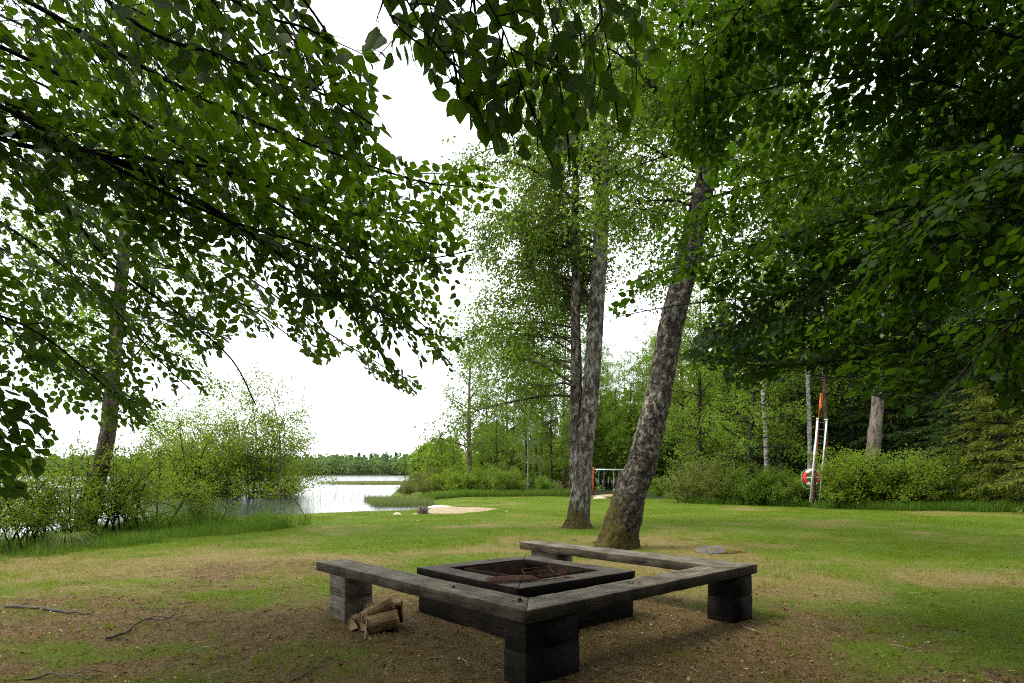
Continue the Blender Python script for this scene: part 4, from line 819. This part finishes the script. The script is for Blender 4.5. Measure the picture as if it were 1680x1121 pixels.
# ------------------------------------------------------------------ trees and bushes across the lawn
def at(px, Y_): x = (px - CX) / F * Y_; return G(x, Y_)
def put(kind, px, Yd, topy, name, label, cat, group=None, nom=None, wide=1.0, rz=None):
    """plant a copy so that its top stands near topy"""
    q = at(px, Yd); h = H - (topy - HY) / F * Yd - q[2]; nom = nom or {'broad': 14, 'birch': 12, 'slim_': 16, 'spruc': 17, 'pale_': 8.5, 'bush_': 2.3}[(kind + '_')[:5] if kind.startswith('slim') is False else 'slim_']
    if kind == 'spruce1': nom = 13
    s = h / nom; return plant(kind, name, label, cat, q, R.uniform(0, 6.28) if rz is None else rz, (s * wide, s * wide, s), group)
def nomof(k): return 14 if 'broad' in k else 12 if 'birch' in k else 16 if 'slim' in k else 17 if k == 'spruce0' else 13 if k == 'spruce1' else 8.5 if 'pale' in k else {'bush_open1': 3.6}.get(k, 2.5)
def put2(kind, px, Yd, topy, name, label, cat, group=None, wide=1.0, rz=None): return put(kind, px, Yd, topy, name, label, cat, group, nomof(kind), wide, rz)
# the half bare tree on the point
rng = np.random.default_rng(201); q = at(770, 50); tr = straight(rng, 12.6, 0, 14, .02); tb, lb = grow(rng, tr, taper(14, .26, .02), .22, 40, lambda f: 3.2 * (1.15 - .7 * f), lambda f: .55 + .2 * f, 18, 1.3, 15, .13, .04, .1, .2, .7, .2, None, None, 8, True, .4)
tp = thing('thin_alder', 'half bare alder with thin crown on the point, left of the slim white birch', 'tree', q); tb.build('trunk', M['brown_bark'], tp, True); lb.build('crown', M['birch'], tp)
# white stemmed birch beside it
r_ = put2('birch1', 866, 48, 610, 'white_birch', 'slim birch with white lower stem beside the thin alder', 'tree', None, .8)
for c in r_.children:
    if c.name.startswith('trunk'): c.data = c.data.copy(); c.data.materials[0] = M['white_bark']
G1 = 'trees in the wood across the lawn'
for k, (kind, px, Yd, ty, w, l) in enumerate((('broad0', 815, 56, 640, .8, 'round green tree behind the white stemmed birch, left side'), ('broad1', 905, 58, 600, .8, 'green tree between the white birch and the twin birch'), ('slim0', 842, 60, 585, 1.1, 'tall loose tree rising behind the white stemmed birch'),
        ('broad2', 745, 66, 700, .8, 'low round tree behind the thin alder on the point'), ('broad0', 712, 74, 712, .8, 'dark round tree on the point left of the thin alder'), ('slim1', 686, 82, 726, 1.3, 'small upright tree near the tip of the wooded point'), ('slim2', 664, 90, 730, 1.3, 'outermost small birch at the tip of the wooded point'), ('birch2', 698, 78, 716, .9, 'small birch second from the tip of the wooded point'), ('broad1', 790, 70, 690, .8, 'round tree behind the right of the thin alder'), ('birch0', 935, 52, 640, .8, 'birch behind the left trunk of the twin birch'), ('broad2', 880, 66, 560, .7, 'taller green tree in the gap left of the twin birch'))):
    put2(kind, px, Yd, ty, 'lakeside_tree', l, 'tree', 'trees on the point by the lake', w)
for kind, px, Yd, ty, w, l in (('birch0', 830, 62, 500, .9, 'tall birch rising above the white stemmed birch, left'), ('birch2', 888, 60, 470, .9, 'tall birch rising between the white stemmed birch and the twin birch'), ('slim1', 862, 66, 520, 1.2, 'tall loose tree directly above the white stemmed birch'), ('birch1', 925, 62, 450, .9, 'tall birch close behind the left trunk of the twin birch'), ('slim0', 800, 64, 560, 1.2, 'tall loose tree right of the thin alder')):
    put2(kind, px, Yd, ty, 'tall_birch' if 'birch' in kind else 'lakeside_tree', l, 'tree', 'trees on the point by the lake', w)
G2 = 'slim trunked grove behind the swing set'
rg2 = np.random.default_rng(33)
for k in range(24):
    px = 955 + 170 * ((k * .618) % 1); put2(('slim0', 'slim1', 'slim2')[k % 3], px, 58 + 22 * rg2.random(), rg2.uniform(515, 590) + (25 if px < 1060 else 0), 'grove_tree', 'slim dark trunked tree in the dense grove behind the swing set', 'tree', G2, .95)
for k, (kind, px, Yd, ty, w, l) in enumerate((('broad0', 1150, 40, 420, .95, 'full green tree right of the leaning birch'), ('broad2', 1205, 37, 380, .95, 'dense green tree left of the dark trunked tree at the lawn edge'), ('broad1', 1280, 40, 330, 1, 'green tree behind the rescue post, to its left'), ('broad0', 1345, 43, 280, 1, 'tall green tree standing behind the rescue post'), ('broad2', 1120, 52, 470, .9, 'green tree behind the leaning birch trunk'), ('broad1', 1085, 64, 540, .8, 'green tree at the right end of the slim grove'))):
    put2(kind, px, Yd, ty, 'broadleaf_tree', l, 'tree', G1, w)
for k, (kind, px, Yd, ty, l) in enumerate((('spruce0', 1390, 42, 150, 'dark spruce behind the rescue ladder'), ('spruce1', 1330, 46, 250, 'dark spruce left of the rescue ladder, deep in the wood'), ('spruce0', 1475, 38, 60, 'tall dark spruce right of the thick grey trunk'), ('spruce1', 1530, 35, 120, 'dark spruce behind the big bush, right part'), ('spruce0', 1590, 34, 0, 'tall dark spruce behind the pale spruce branches'), ('spruce0', 1680, 32, -40, 'tall dark spruce at the right picture edge'), ('spruce1', 1440, 45, 200, 'dark spruce behind the thick grey trunk'), ('spruce0', 1270, 50, 250, 'dark spruce behind the thin white birch stem'), ('spruce1', 1760, 30, 60, 'dark spruce just beyond the right picture edge'))):
    put2(kind, px, Yd, ty, 'dark_spruce', l, 'tree', 'dark spruces in the wood', 1.15)
put2('pale_spruce', 1640, 25.5, 520, 'pale_spruce', 'yellowish spruce with drooping twiggy branches at the right lawn edge', 'tree', None, 1.15)
put2('pale_spruce', 1745, 23, 480, 'pale_spruce', 'spruce with drooping branches cut by the right picture edge', 'tree', None, 1.2)
put2('spruce1', 1575, 28, 470, 'dark_spruce', 'shorter spruce between the big bush and the yellowish spruce', 'tree', 'dark spruces in the wood', 1.2)
def pole_tree(px0, py0, px1, py1, w0, w1, Yd, bark, label, name, top=9, leaf='alder', lean=0):
    a, c = P(px0, py0, Yd), P(px1, py1, Yd); q = G(a[0] + (a[0] - c[0]) * (a[2] - float(gz(a[0], Yd))) / (c[2] - a[2]), Yd); d = unit(c - q); L = (top) / d[2]
    path = resample([q, q + d * L * .3 + A3(.05, 0, 0), q + d * L * .65 + A3(-.04, .05, 0), q + d * L], 30); r = np.interp(np.linspace(0, 1, 30), [0, .5, 1], [w0 * Yd / F / 2, w1 * Yd / F / 2, .03]); rng = np.random.default_rng(int(px0)); t = thing(name, label, 'tree', q)
    b = MB(); b.tube(path - q, r, 14); V = b.V[0].reshape(30, 14, 3); b.V[0] = V.reshape(-1, 3) + (np.stack([noise(V * 5, k) for k in range(3)], -1).reshape(-1, 3) - .5) * r.max() * .25; b.build('trunk', M[bark], t, True)
    tb, lb = grow(rng, path - q, r, .45, 16, lambda f: 2.4 * (1.1 - .6 * f), lambda f: .3 + .3 * f, 9, 1.0, 12, .13, .1, .2, .12, .65, .3, None, None, 0, True, .3); tb.build('limbs', M['dark_bark'], t, True); lb.build('crown', M[leaf], t)
pole_tree(1432, 728, 1447, 590, 23, 17, 31, 'pine_bark', 'thick grey trunked tree leaning above the big bush', 'grey_trunked_tree', 13, 'wood_leaf')
pole_tree(1327, 740, 1326, 640, 7, 6.5, 34, 'white_bark', 'white birch stem just left of the rescue post top', 'white_birch', 13, 'birch')
pole_tree(1256, 760, 1252, 650, 7, 6.5, 33, 'white_bark', 'white birch stem right of the dark trunked tree', 'white_birch', 12, 'birch')
pole_tree(1486, 730, 1489, 640, 7, 6, 36, 'dark_bark', 'thin dark trunk right of the thick grey trunk', 'dark_trunked_tree', 13, 'wood_leaf')
pole_tree(1354, 740, 1353, 630, 6, 6, 36, 'brown_bark', 'thin brown trunk directly behind the rescue ladder', 'brown_trunked_tree', 13, 'wood_leaf')
pole_tree(1398, 735, 1394, 640, 8, 7, 38, 'dark_bark', 'dark trunk between the rescue ladder and the thick grey trunk', 'dark_trunked_tree', 13, 'wood_leaf')
# the dark branching tree at the lawn edge
q = at(1236, 30); rng = np.random.default_rng(77); tr = resample([A3(0, 0, 0), A3(-.1, 0, 1.2), A3(-.16, 0, 2.4), A3(-.05, 0, 4.2), A3(.2, .1, 6.5), A3(.3, .1, 8.5)], 16); tt = thing('lawn_edge_tree', 'dark trunked broadleaf tree at the lawn edge left of the rescue post', 'tree', q)
tb, lb = grow(rng, tr, np.linspace(.16, .02, 16), .27, 34, lambda f: 2.6 * (1.15 - .6 * f), lambda f: .12 + .5 * f, 15, .95, 15, .125, .08, .15, .12, .65, .2, None, None, 12, True, .4); tb.build('trunk', M['dark_bark'], tt, True); lb.build('crown', M['wood_leaf'], tt)
# bushes along the far lawn edge
GB = 'bushes along the far edge of the lawn'
for kind, px, Yd, ty, w, l in (('bush_willow0', 1140, 33, 742, 1.25, 'pale willow bush at the lawn edge right of the leaning birch'), ('bush_willow0', 1185, 31.5, 757, 1.1, 'lower pale willow bush next to the palest one'), ('bush_green0', 1215, 30.5, 752, 1, 'green bush left of the dark trunked lawn edge tree'), ('bush_green1', 1262, 29.5, 752, 1.1, 'green bush right of the dark trunked lawn edge tree'), ('bush_green0', 1300, 29, 765, 1.2, 'green bush directly left of the lifebuoy'),
        ('bush_hazel0', 1395, 26.8, 728, 1.05, 'bright yellow green bush right of the rescue ladder, left half'), ('bush_hazel1', 1445, 26.4, 724, 1.1, 'bright yellow green bush, tallest of the group right of the rescue ladder'), ('bush_hazel0', 1490, 26.8, 738, 1.05, 'yellow green bush at the right of the bright group'), ('bush_green0', 1530, 27.2, 730, 1.0, 'darker bush between the bright bushes and the spruces'), ('bush_green1', 1350, 28.5, 752, 1.05, 'green bush behind the rescue post'),
        ('bush_green1', 1580, 25.8, 770, 1.1, 'low green bush under the yellowish spruce'), ('bush_open2', 1640, 24.6, 770, 1.2, 'loose green bush in front of the yellowish spruce'), ('bush_green0', 1420, 27.8, 735, 1.1, 'green bush behind the bright yellow green bushes'), ('bush_green1', 1082, 44, 772, 1.2, 'dark bush behind the foot of the leaning birch'),
        ('bush_green0', 800, 46, 755, 1.1, 'dark green bush right of the thin alder'), ('bush_green0', 830, 45, 762, 1.0, 'dark green bush left of the white birch stem'), ('bush_hazel1', 758, 46, 762, 1.1, 'yellow green bush at the foot of the thin alder'), ('bush_hazel0', 728, 48, 768, 1.2, 'yellow green bush left of the thin alder'), ('bush_willow0', 700, 47, 782, 1.4, 'brownish willow bush near the water on the point'), ('bush_willow0', 668, 46, 788, 1.3, 'brownish willow bush at the water on the tip of the point'), ('bush_willow0', 690, 60, 770, 1.4, 'willow bush behind the tip of the point'),
        ('bush_green1', 890, 46, 772, 1.1, 'bush right of the white birch stem'), ('bush_willow0', 918, 45, 792, 1.3, 'low brownish bush left of the twin birch'), ('bush_green0', 858, 50, 765, 1.1, 'bush behind the white birch stem'), ('bush_green1', 985, 56, 793, 1.4, 'low bush behind the left swing'), ('bush_green1', 1020, 56, 792, 1.4, 'low bush behind the right swing'), ('bush_willow0', 715, 70, 760, 1.2, 'willow bush in front of the small trees on the point')):
    put2(kind, px, Yd, ty, 'bush', l, 'bush', GB, w)

def cluster_wood(name, cells, lm, seed, k=110, lw=(.3, .62)):
    """far woodland mass: many crowns of leaf clumps in one object"""
    rng = np.random.default_rng(seed); b = MB()
    for x, y, z, h, w, con in cells:
        n = int(k * rng.uniform(.8, 1.2)); u = rng.random(n); a = rng.uniform(0, 6.28, n)
        if con: zz = h * u; rr_ = w * .75 * (1 - u) * np.sqrt(rng.random(n))
        else: zz = h * (.12 + .88 * u); rr_ = w * np.sin(np.clip(.15 + u * .85, 0, 1) * math.pi) ** .6 * rng.random(n) ** .4
        p = np.stack([x + rr_ * np.cos(a), y + rr_ * np.sin(a), z + zz], -1); nn = np.stack([np.cos(a), np.sin(a), rng.uniform(-.2, 1, n)], -1) + rng.normal(0, .5, (n, 3))
        leaves(b, p, w * rng.uniform(*lw, n), rng.normal(0, 1, (n, 3)), nn, np.clip(rng.normal(.2 if con else .5, .2) + .06 * rng.normal(0, 1, n), 0, 1), .85, .06)
    return tag(b.build(name, M[lm]), kind='stuff')
rng = np.random.default_rng(301); cells = []
for row in range(6):
    for x in np.arange(-520, 30, 4.2):
        xx = x + rng.normal(0, 1.8); yy = 376 + row * 9 + rng.normal(0, 2.5); con = row > 4 and rng.random() < .15 + .6 * (xx > -110)
        cells.append((xx, yy, float(hillz(np.array(xx), np.array(yy))), rng.uniform(7.2, 9.2) * (1.1 if con else 1), rng.uniform(2.8, 5.0) * (.7 if con else 1), con))
cluster_wood('far_shore_woods', cells, 'far', 1, 90)
cells = []
for k in range(260):
    t = rng.random(); px = 930 + 900 * t; Yd = rng.uniform(62, 100) if px < 1150 else rng.uniform(50, 85); q = at(px, Yd); cells.append((q[0], q[1], q[2], rng.uniform(8, 11 if px < 1130 else 17), rng.uniform(1.6, 2.8), rng.random() < (.0 if px < 1150 else .5)))
for k in range(70):
    px = rng.uniform(660, 960); Yd = rng.uniform(70, 115); q = at(px, Yd)
    if float(shore_d(q[0], q[1])) > 3: cells.append((q[0], q[1], q[2], rng.uniform(5, 9) * (.62 + .38 * smooth(650, 900, px)), rng.uniform(1.5, 2.6), False))
for k in range(110):  # unseen crowns behind and right of the viewer, added to block light
    a = math.radians(rng.uniform(-25, 118)); r_ = rng.uniform(13, 24); x, y = 2 + r_ * math.sin(a) * 1.0, 2 - r_ * math.cos(a)
    if y > 0 and x < 16 + y * .9: continue
    q = G(x, y); cells.append((q[0], q[1], q[2], rng.uniform(7, 17), rng.uniform(1.6, 2.8), rng.random() < .4))
cluster_wood('background_woods', cells, 'wood_leaf', 2, 1000, (.10, .24))

# ------------------------------------------------------------------ grass, tall grass, reeds, litter
BEACH = [on(px, py)[:2] for px, py in ((672, 845), (720, 843.5), (760, 842.5), (795, 839), (812, 836), (790, 833.5), (750, 833), (715, 833))]
SAND2 = [on(px, py)[:2] for px, py in ((965, 814.3), (1000, 814.6), (1040, 814), (1040, 810.5), (1000, 811), (985, 812))]
def field(rng, n, y0, y1):
    Yv = np.sqrt(rng.uniform(y0 * y0, y1 * y1, n)); px = rng.uniform(-70, 1750, n); return (px - CX) / F * Yv, Yv
def blades(b, x, y, z, h, w, lean, rng, tint, seg=1):
    n = len(x); a = rng.uniform(0, 6.28, n); c, s = np.cos(a), np.sin(a); la = rng.uniform(0, 6.28, n); ln = np.abs(rng.normal(0, lean, n)) * h; o = np.stack([x, y, z], -1); wv = np.stack([c * w / 2, s * w / 2, 0 * c], -1)
    tip = o + np.stack([np.cos(la) * ln, np.sin(la) * ln, h * np.sqrt(np.clip(1 - (ln / h) ** 2, .15, 1))], -1)
    if seg == 1: b.add(np.stack([o - wv, o + wv, tip], 1).reshape(-1, 3), np.arange(3 * n), np.full(n, 3), np.repeat(tint, 3))
    else:
        m_ = o + (tip - o) * .5 + A3(0, 0, .16) * h[:, None]; V = np.stack([o - wv, o + wv, m_ + wv * .8, m_ - wv * .8, tip], 1); i = np.arange(n)[:, None] * 5
        b.add(V.reshape(-1, 3), (i + np.array([[0, 1, 2, 3, 3, 2, 4]])).ravel(), np.tile([4, 3], n), np.repeat(tint, 5))
OBST = [(co + (ro - co) * .0, .0)]
rng = np.random.default_rng(401); b = MB()
for n, y0, y1, w, h0 in ((150000, 3.9, 8, .0045, .030), (230000, 8, 14, .007, .034), (200000, 14, 26, .011, .036), (110000, 26, 46, .02, .045)):
    x, y = field(rng, n, y0, y1); zb_, zd_, zf_ = zones(x, y); sd = shore_d(x, y); pr = np.clip(1.05 - zb_ * 1.2, .05, 1) * (1 - .35 * zd_) * (sd > .5) * (zf_ < .5) * ~inpoly(x, y, BEACH) * ~inpoly(x, y, SAND2)
    clump = n2(x, y, .16, 2, 55); pr = pr * (.35 + 1.3 * smooth(.35, .65, clump)) if y1 <= 14 else pr
    kp = rng.random(n) < pr; x, y, zd_, zb_ = x[kp], y[kp], zd_[kp], zb_[kp]; m_ = len(x); green = n2(x, y, 1.3, 3, 57)
    h = h0 * rng.uniform(.4, 1.7, m_) * (1 - .3 * zd_) * (.75 + .5 * smooth(.4, .65, green)); t = np.clip(.30 + .62 * (zd_ - .25) + rng.normal(0, .18, m_) - .3 * (green - .5), 0, 1); t = np.where(rng.random(m_) < .1 + .3 * zd_, np.clip(t + .4, 0, 1), t)
    blades(b, x, y, gz(x, y) - .004, h, w * rng.uniform(.7, 1.3, m_), .55, rng, t)
x0, y0 = field(rng, 700, 3.9, 13); kq = (n2(x0, y0, .9, 3, 91) > .47) & ~((np.abs((x0 - .3) + (y0 - 5.6)) < 2.6) & (np.abs((x0 - .3) - (y0 - 5.6)) < 2.6)); x0, y0 = x0[kq], y0[kq]; kk = 15; m_ = len(x0) * kk
sp_ = rng.normal(0, .03, (len(x0), kk, 2)) * rng.uniform(.6, 1.8, (len(x0), 1, 1)); x = (x0[:, None] + sp_[..., 0]).ravel(); y = (y0[:, None] + sp_[..., 1]).ravel(); hq = np.repeat(rng.uniform(.04, .10, len(x0)), kk) * rng.uniform(.6, 1.2, m_)
blades(b, x, y, gz(x, y) - .004, hq, .005 * rng.uniform(.8, 1.4, m_), .7, rng, np.clip(np.repeat(rng.uniform(.1, .45, len(x0)), kk) + rng.normal(0, .08, m_), 0, 1), 2)
tag(b.build('grass', M['grass']), kind='stuff')
# uncut grass: left bank, foot of the far bushes, the little spit
b = MB(); EDGE = [(-9.6, 7), (-8.0, 9.4), (-7.5, 10.9), (-6.8, 12.4), (-6.2, 14.2), (-5.5, 16.4), (-5.6, 17.2), (-6.6, 17.6), (-10.5, 18), (-12.4, 14), (-13, 8)]
n = 60000; x = rng.uniform(-13, -5.3, n); y = rng.uniform(7, 18.2, n); kp = inpoly(x + .5 * (n2(x, y, .7, 3, 3) - .5), y, EDGE) & (rng.random(n) < smooth(.3, .55, n2(x, y, .5, 3, 8)) * .9 + .12); x, y = x[kp], y[kp]; m_ = len(x)
hh = (.05 + .30 * n2(x, y, .9, 3, 12)) * rng.uniform(.5, 1.2, m_) * (1 + 1.1 * smooth(13.5, 16, y)); blades(b, x, y, gz(x, y) - .02, hh, rng.uniform(.006, .012, m_), .5, rng, np.clip(.28 + rng.normal(0, .15, m_) + .5 * (rng.random(m_) < .06), 0, 1), 2)
n = 30000; px = rng.uniform(1090, 1750, n); e_y = np.interp(px, [1090, 1130, 1300, 1400, 1680, 1750], [40, 32, 28, 25.6, 23.2, 22.6]); y = e_y + rng.uniform(-.3, 2.2, n) + .8 * (noise(np.stack([px / 30, px * 0, px * 0], -1)) - .5); x = (px - CX) / F * y
blades(b, x, y, gz(x, y) - .02, rng.uniform(.15, .5, n) * (1 - .0 * y), rng.uniform(.012, .022, n), .5, rng, np.clip(.35 + rng.normal(0, .16, n), 0, 1), 2)
n = 16000; px = rng.uniform(690, 960, n); y = np.interp(px, [690, 760, 850, 960], [36, 42, 43.5, 44]) + rng.uniform(-.5, 2.5, n); x = (px - CX) / F * y; blades(b, x, y, gz(x, y) - .02, rng.uniform(.2, .6, n), rng.uniform(.02, .035, n), .45, rng, np.clip(.42 + rng.normal(0, .2, n), 0, 1), 2)
tag(b.build('tall_grass', M['tall']), kind='stuff')
b = MB(); nn = 5200; py = rng.uniform(821, 831, nn); Yv = F * (H - LAKE) / (py - HY); px = rng.uniform(606, 705, nn) + (py - 826) * 2; x = (px - CX) / F * Yv; blades(b, x, Yv, np.full(nn, LAKE - .05), rng.uniform(.25, .55, nn), rng.uniform(.012, .02, nn), .25, rng, np.clip(.25 + rng.normal(0, .15, nn), 0, 1), 2)
nn = 9000; Yv = rng.uniform(92, 106, nn); px = 515 + 160 * rng.random(nn) ** .7; x = (px - CX) / F * Yv; kp = rng.random(nn) < smooth(500, 600, px) * .8 + .1; x, Yv = x[kp], Yv[kp]; nn = len(x); blades(b, x, Yv, np.full(nn, LAKE - .1), rng.uniform(.3, .65, nn), rng.uniform(.03, .05, nn), .15, rng, np.clip(.55 + rng.normal(0, .2, nn), 0, 1), 2)
nn = 420; Yv = rng.uniform(34, 52, nn); px = rng.uniform(490, 610, nn); x = (px - CX) / F * Yv; cl = n2(x, Yv, 1.2, 2, 44) > .52; x, Yv = x[cl], Yv[cl]; nn = len(x); blades(b, x, Yv, np.full(nn, LAKE - .1), rng.uniform(.3, .75, nn), rng.uniform(.012, .018, nn), .2, rng, np.clip(.3 + rng.normal(0, .2, nn), 0, 1), 2)
tag(b.build('reeds', M['reed']), kind='stuff')
# a tussock with last year's pale blades hanging over
q = on(75, 905); b = MB(); n = 260; a = rng.uniform(0, 6.28, n)
for k in range(n):
    L = rng.uniform(.25, .5); d = A3(math.cos(a[k]), math.sin(a[k]), 0); b_ = d * rng.uniform(0, .18); pts = [b_ + A3(0, 0, .1), b_ + d * L * .35 + A3(0, 0, .1 + L * .42), b_ + d * L * .7 + A3(0, 0, .06 + L * .28), b_ + d * L * .95 + A3(0, 0, .02)]; s_ = A3(-d[1], d[0], 0) * .006
    V = []
    for i, p_ in enumerate(pts): w_ = (1, .9, .7, .15)[i]; V += [p_ - s_ * w_, p_ + s_ * w_]
    b.add(V, [0, 1, 3, 2, 2, 3, 5, 4, 4, 5, 7, 6], [4, 4, 4], 1.0 if rng.random() < .4 else .3)
o = b.build('grass_tussock', M['tall']); o.location = q + A3(0, .5, 0); tag(o, 'tussock with pale dry blades hanging over at the left edge of the lawn', 'tussock')
# loose litter on the bare soil
b = MB(); n = 150000; x, y = field(rng, n, 3.9, 11); zb_, zd_, zf_ = zones(x, y); kp = rng.random(n) < np.clip(zb_ * 1.1 + .10, 0, 1) * np.clip(1.5 - y / 9, .12, 1); x, y = x[kp], y[kp]; n = len(x); sz = .013 * np.exp(rng.normal(0, .5, n)); sz = np.minimum(sz, .05)
a = rng.uniform(0, 6.28, n); d = np.stack([np.cos(a), np.sin(a), rng.normal(0, .25, n)], -1); nn = rng.normal(0, .45, (n, 3)) + A3(0, 0, 1); t = np.clip(rng.beta(1.6, 2.6, n), 0, 1); t = np.where(rng.random(n) < .018, .97, t)
leaves(b, np.stack([x, y, gz(x, y) + .006 + .006 * rng.random(n)], -1), sz, d, nn, t, rng.uniform(.15, .8, n)[:, None] if False else .5, .1)
tag(b.build('leaf_litter', M['litter']), kind='stuff')
b = MB(); n = 1500; x, y = field(rng, n, 3.9, 9); zb_ = zones(x, y)[0]; kp = rng.random(n) < zb_ * .9 + .06
for x_, y_ in zip(x[kp], y[kp]):
    a = rng.uniform(0, 6.28); L = .05 * math.exp(rng.normal(0, .6)); d = A3(math.cos(a), math.sin(a), 0); s_ = A3(-d[1], d[0], 0) * L * .12; p_ = G(x_, y_, .006); b.tube([p_ - d * L, p_ + s_ + A3(0, 0, .006), p_ + d * L + A3(0, 0, .004)], rng.uniform(.0012, .003), 4, True, rng.choice([.1, .3, .6, .85]))
tag(b.build('twig_litter', M['litter']), kind='stuff')
def stick(pxs, r, label, seed, fork=True):
    rng = np.random.default_rng(seed); pts = np.array([on(px, py) + A3(0, 0, dz) for px, py, dz in pxs]); q = pts[0].copy(); L = resample(pts - q, 24); L = L + (np.stack([noise(L * 14 + seed, k) for k in range(3)], -1) - .5) * .03; b = MB(); b.tube(L, np.linspace(r, r * .45, 24), 7)
    if fork: e = L[15]; b.tube([e, e + A3(.08, .05, .02), e + A3(.2, .06, -.005)], (r * .5, r * .4, r * .25), 5)
    o = b.build('fallen_stick', M['twig'], None, True); o.location = q; tag(o, label, 'stick', 'fallen sticks on the bare ground')
stick([(174, 1051, .01), (210, 1038, .02), (238, 1023, .04), (272, 1021, .02), (288, 1003 + 13, .06)], .011, 'crooked grey fallen stick on the bare ground left of the bench', 1)
stick([(12, 997, .02), (60, 1000, .02), (110, 1007, .02), (146, 1009, .01)], .02, 'dark root like stick lying flat at the left edge of the bare ground', 2, False)
stick([(480, 1118, .01), (515, 1100, .02), (540, 1080, .02)], .006, 'thin fallen twig at the bottom edge left of the near bench leg', 3)
stick([(788, 1061, .01), (805, 1072, .02), (822, 1080, .01)], .005, 'thin pale twig just left of the near bench leg', 4, False)
stick([(40, 1117, .01), (90, 1112, .02), (150, 1116, .01)], .008, 'dark fallen twig at the bottom left corner', 5)
stick([(230, 1000, .01), (255, 1001, .01), (275, 1001, .01)], .007, 'short straight stick above the crooked grey stick', 6, False)

# unseen trees behind the viewer, added to shade the bench faces
for k, (x, y, kd) in enumerate(((3.5, -4.5, 'spruce0'), (7.5, -3.5, 'spruce1'), (10.5, -.5, 'spruce0'), (13.5, 3.0, 'spruce1'), (12, -6, 'spruce0'), (0, -6.5, 'spruce1'), (-3.8, -7.5, 'spruce0'), (6, -8.5, 'spruce0'), (15, -2, 'spruce0'), (17, 6, 'spruce1'), (-1.5, -10, 'spruce0'))):
    plant(kd, 'dark_spruce', 'dark spruce added behind the viewer for shade, out of the picture', 'tree', G(x, y), k * 1.3, 1.0, 'spruces behind the viewer')
for k, (x, y, kd) in enumerate(((1.2, -4.3, 'broad0'), (4.6, -4.6, 'broad1'), (-2.0, -5.6, 'broad2'), (8.2, -4.0, 'broad2'), (2.6, -7.5, 'broad1'))):
    plant(kd, 'broadleaf_tree', 'full green tree added behind the viewer for shade, out of the picture', 'tree', G(x, y), k * 1.3, .95, 'broadleaf trees behind the viewer')

# ------------------------------------------------------------------ daylight and camera
sc = bpy.context.scene
W = bpy.data.worlds.new('World'); sc.world = W; W.use_nodes = True; nt = W.node_tree; nt.nodes.clear(); g = NT(nt)
EL, AZ = math.radians(56), math.radians(-98)                     # the veiled sun stands over the lake, to the left
sky = g.n('ShaderNodeTexSky', sky_type='NISHITA', sun_disc=False, sun_elevation=EL, sun_rotation=AZ)
dv = g.n('ShaderNodeTexCoord').outputs['Generated']; cl = g.ramp(g.noise(g.map(dv, (1.5, 1.5, 4)), 1.6, 6, .55), [(.3, (7.6, 7.9, 8.3)), (.6, (9.4, 9.5, 9.6)), (.8, (11., 10.9, 10.7))])
bg = g.n('ShaderNodeBackground'); bg.inputs[1].default_value = .12; g.l(g.mix(.88, sky.outputs[0], cl), bg.inputs[0]); wo = g.n('ShaderNodeOutputWorld'); g.l(bg.outputs[0], wo.inputs[0])
sun = bpy.data.lights.new('sun', 'SUN'); sun.energy = 2.0; sun.angle = math.radians(22); sun.color = (1, .94, .82); so = bpy.data.objects.new('sun', sun); C.objects.link(so)
sd_ = Vector((math.cos(EL) * math.sin(AZ), math.cos(EL) * math.cos(AZ), math.sin(EL))); so.rotation_euler = (-sd_).to_track_quat('-Z', 'Y').to_euler(); so.location = sd_ * 60
cam = bpy.data.cameras.new('camera'); co_ = bpy.data.objects.new('camera', cam); C.objects.link(co_); cam.sensor_width = 36; cam.lens = F / 1680 * 36; cam.shift_y = (HY - 560.5) / 1680; cam.clip_start = .05; cam.clip_end = 5000
co_.location = (0, 0, H); co_.rotation_euler = (math.pi / 2, 0, 0); sc.camera = co_
sc.view_settings.view_transform = 'Standard'; sc.view_settings.look = 'None'; sc.view_settings.exposure = 1.3; sc.view_settings.gamma = 1
cy = sc.cycles; cy.max_bounces = 7; cy.diffuse_bounces = 4; cy.glossy_bounces = 2; cy.transmission_bounces = 4; cy.transparent_max_bounces = 8; cy.use_denoising = False; cy.filter_width = 1.1; cy.sample_clamp_indirect = 3.0; cy.sample_clamp_direct = 12.0; cy.caustics_reflective = False; cy.caustics_refractive = False
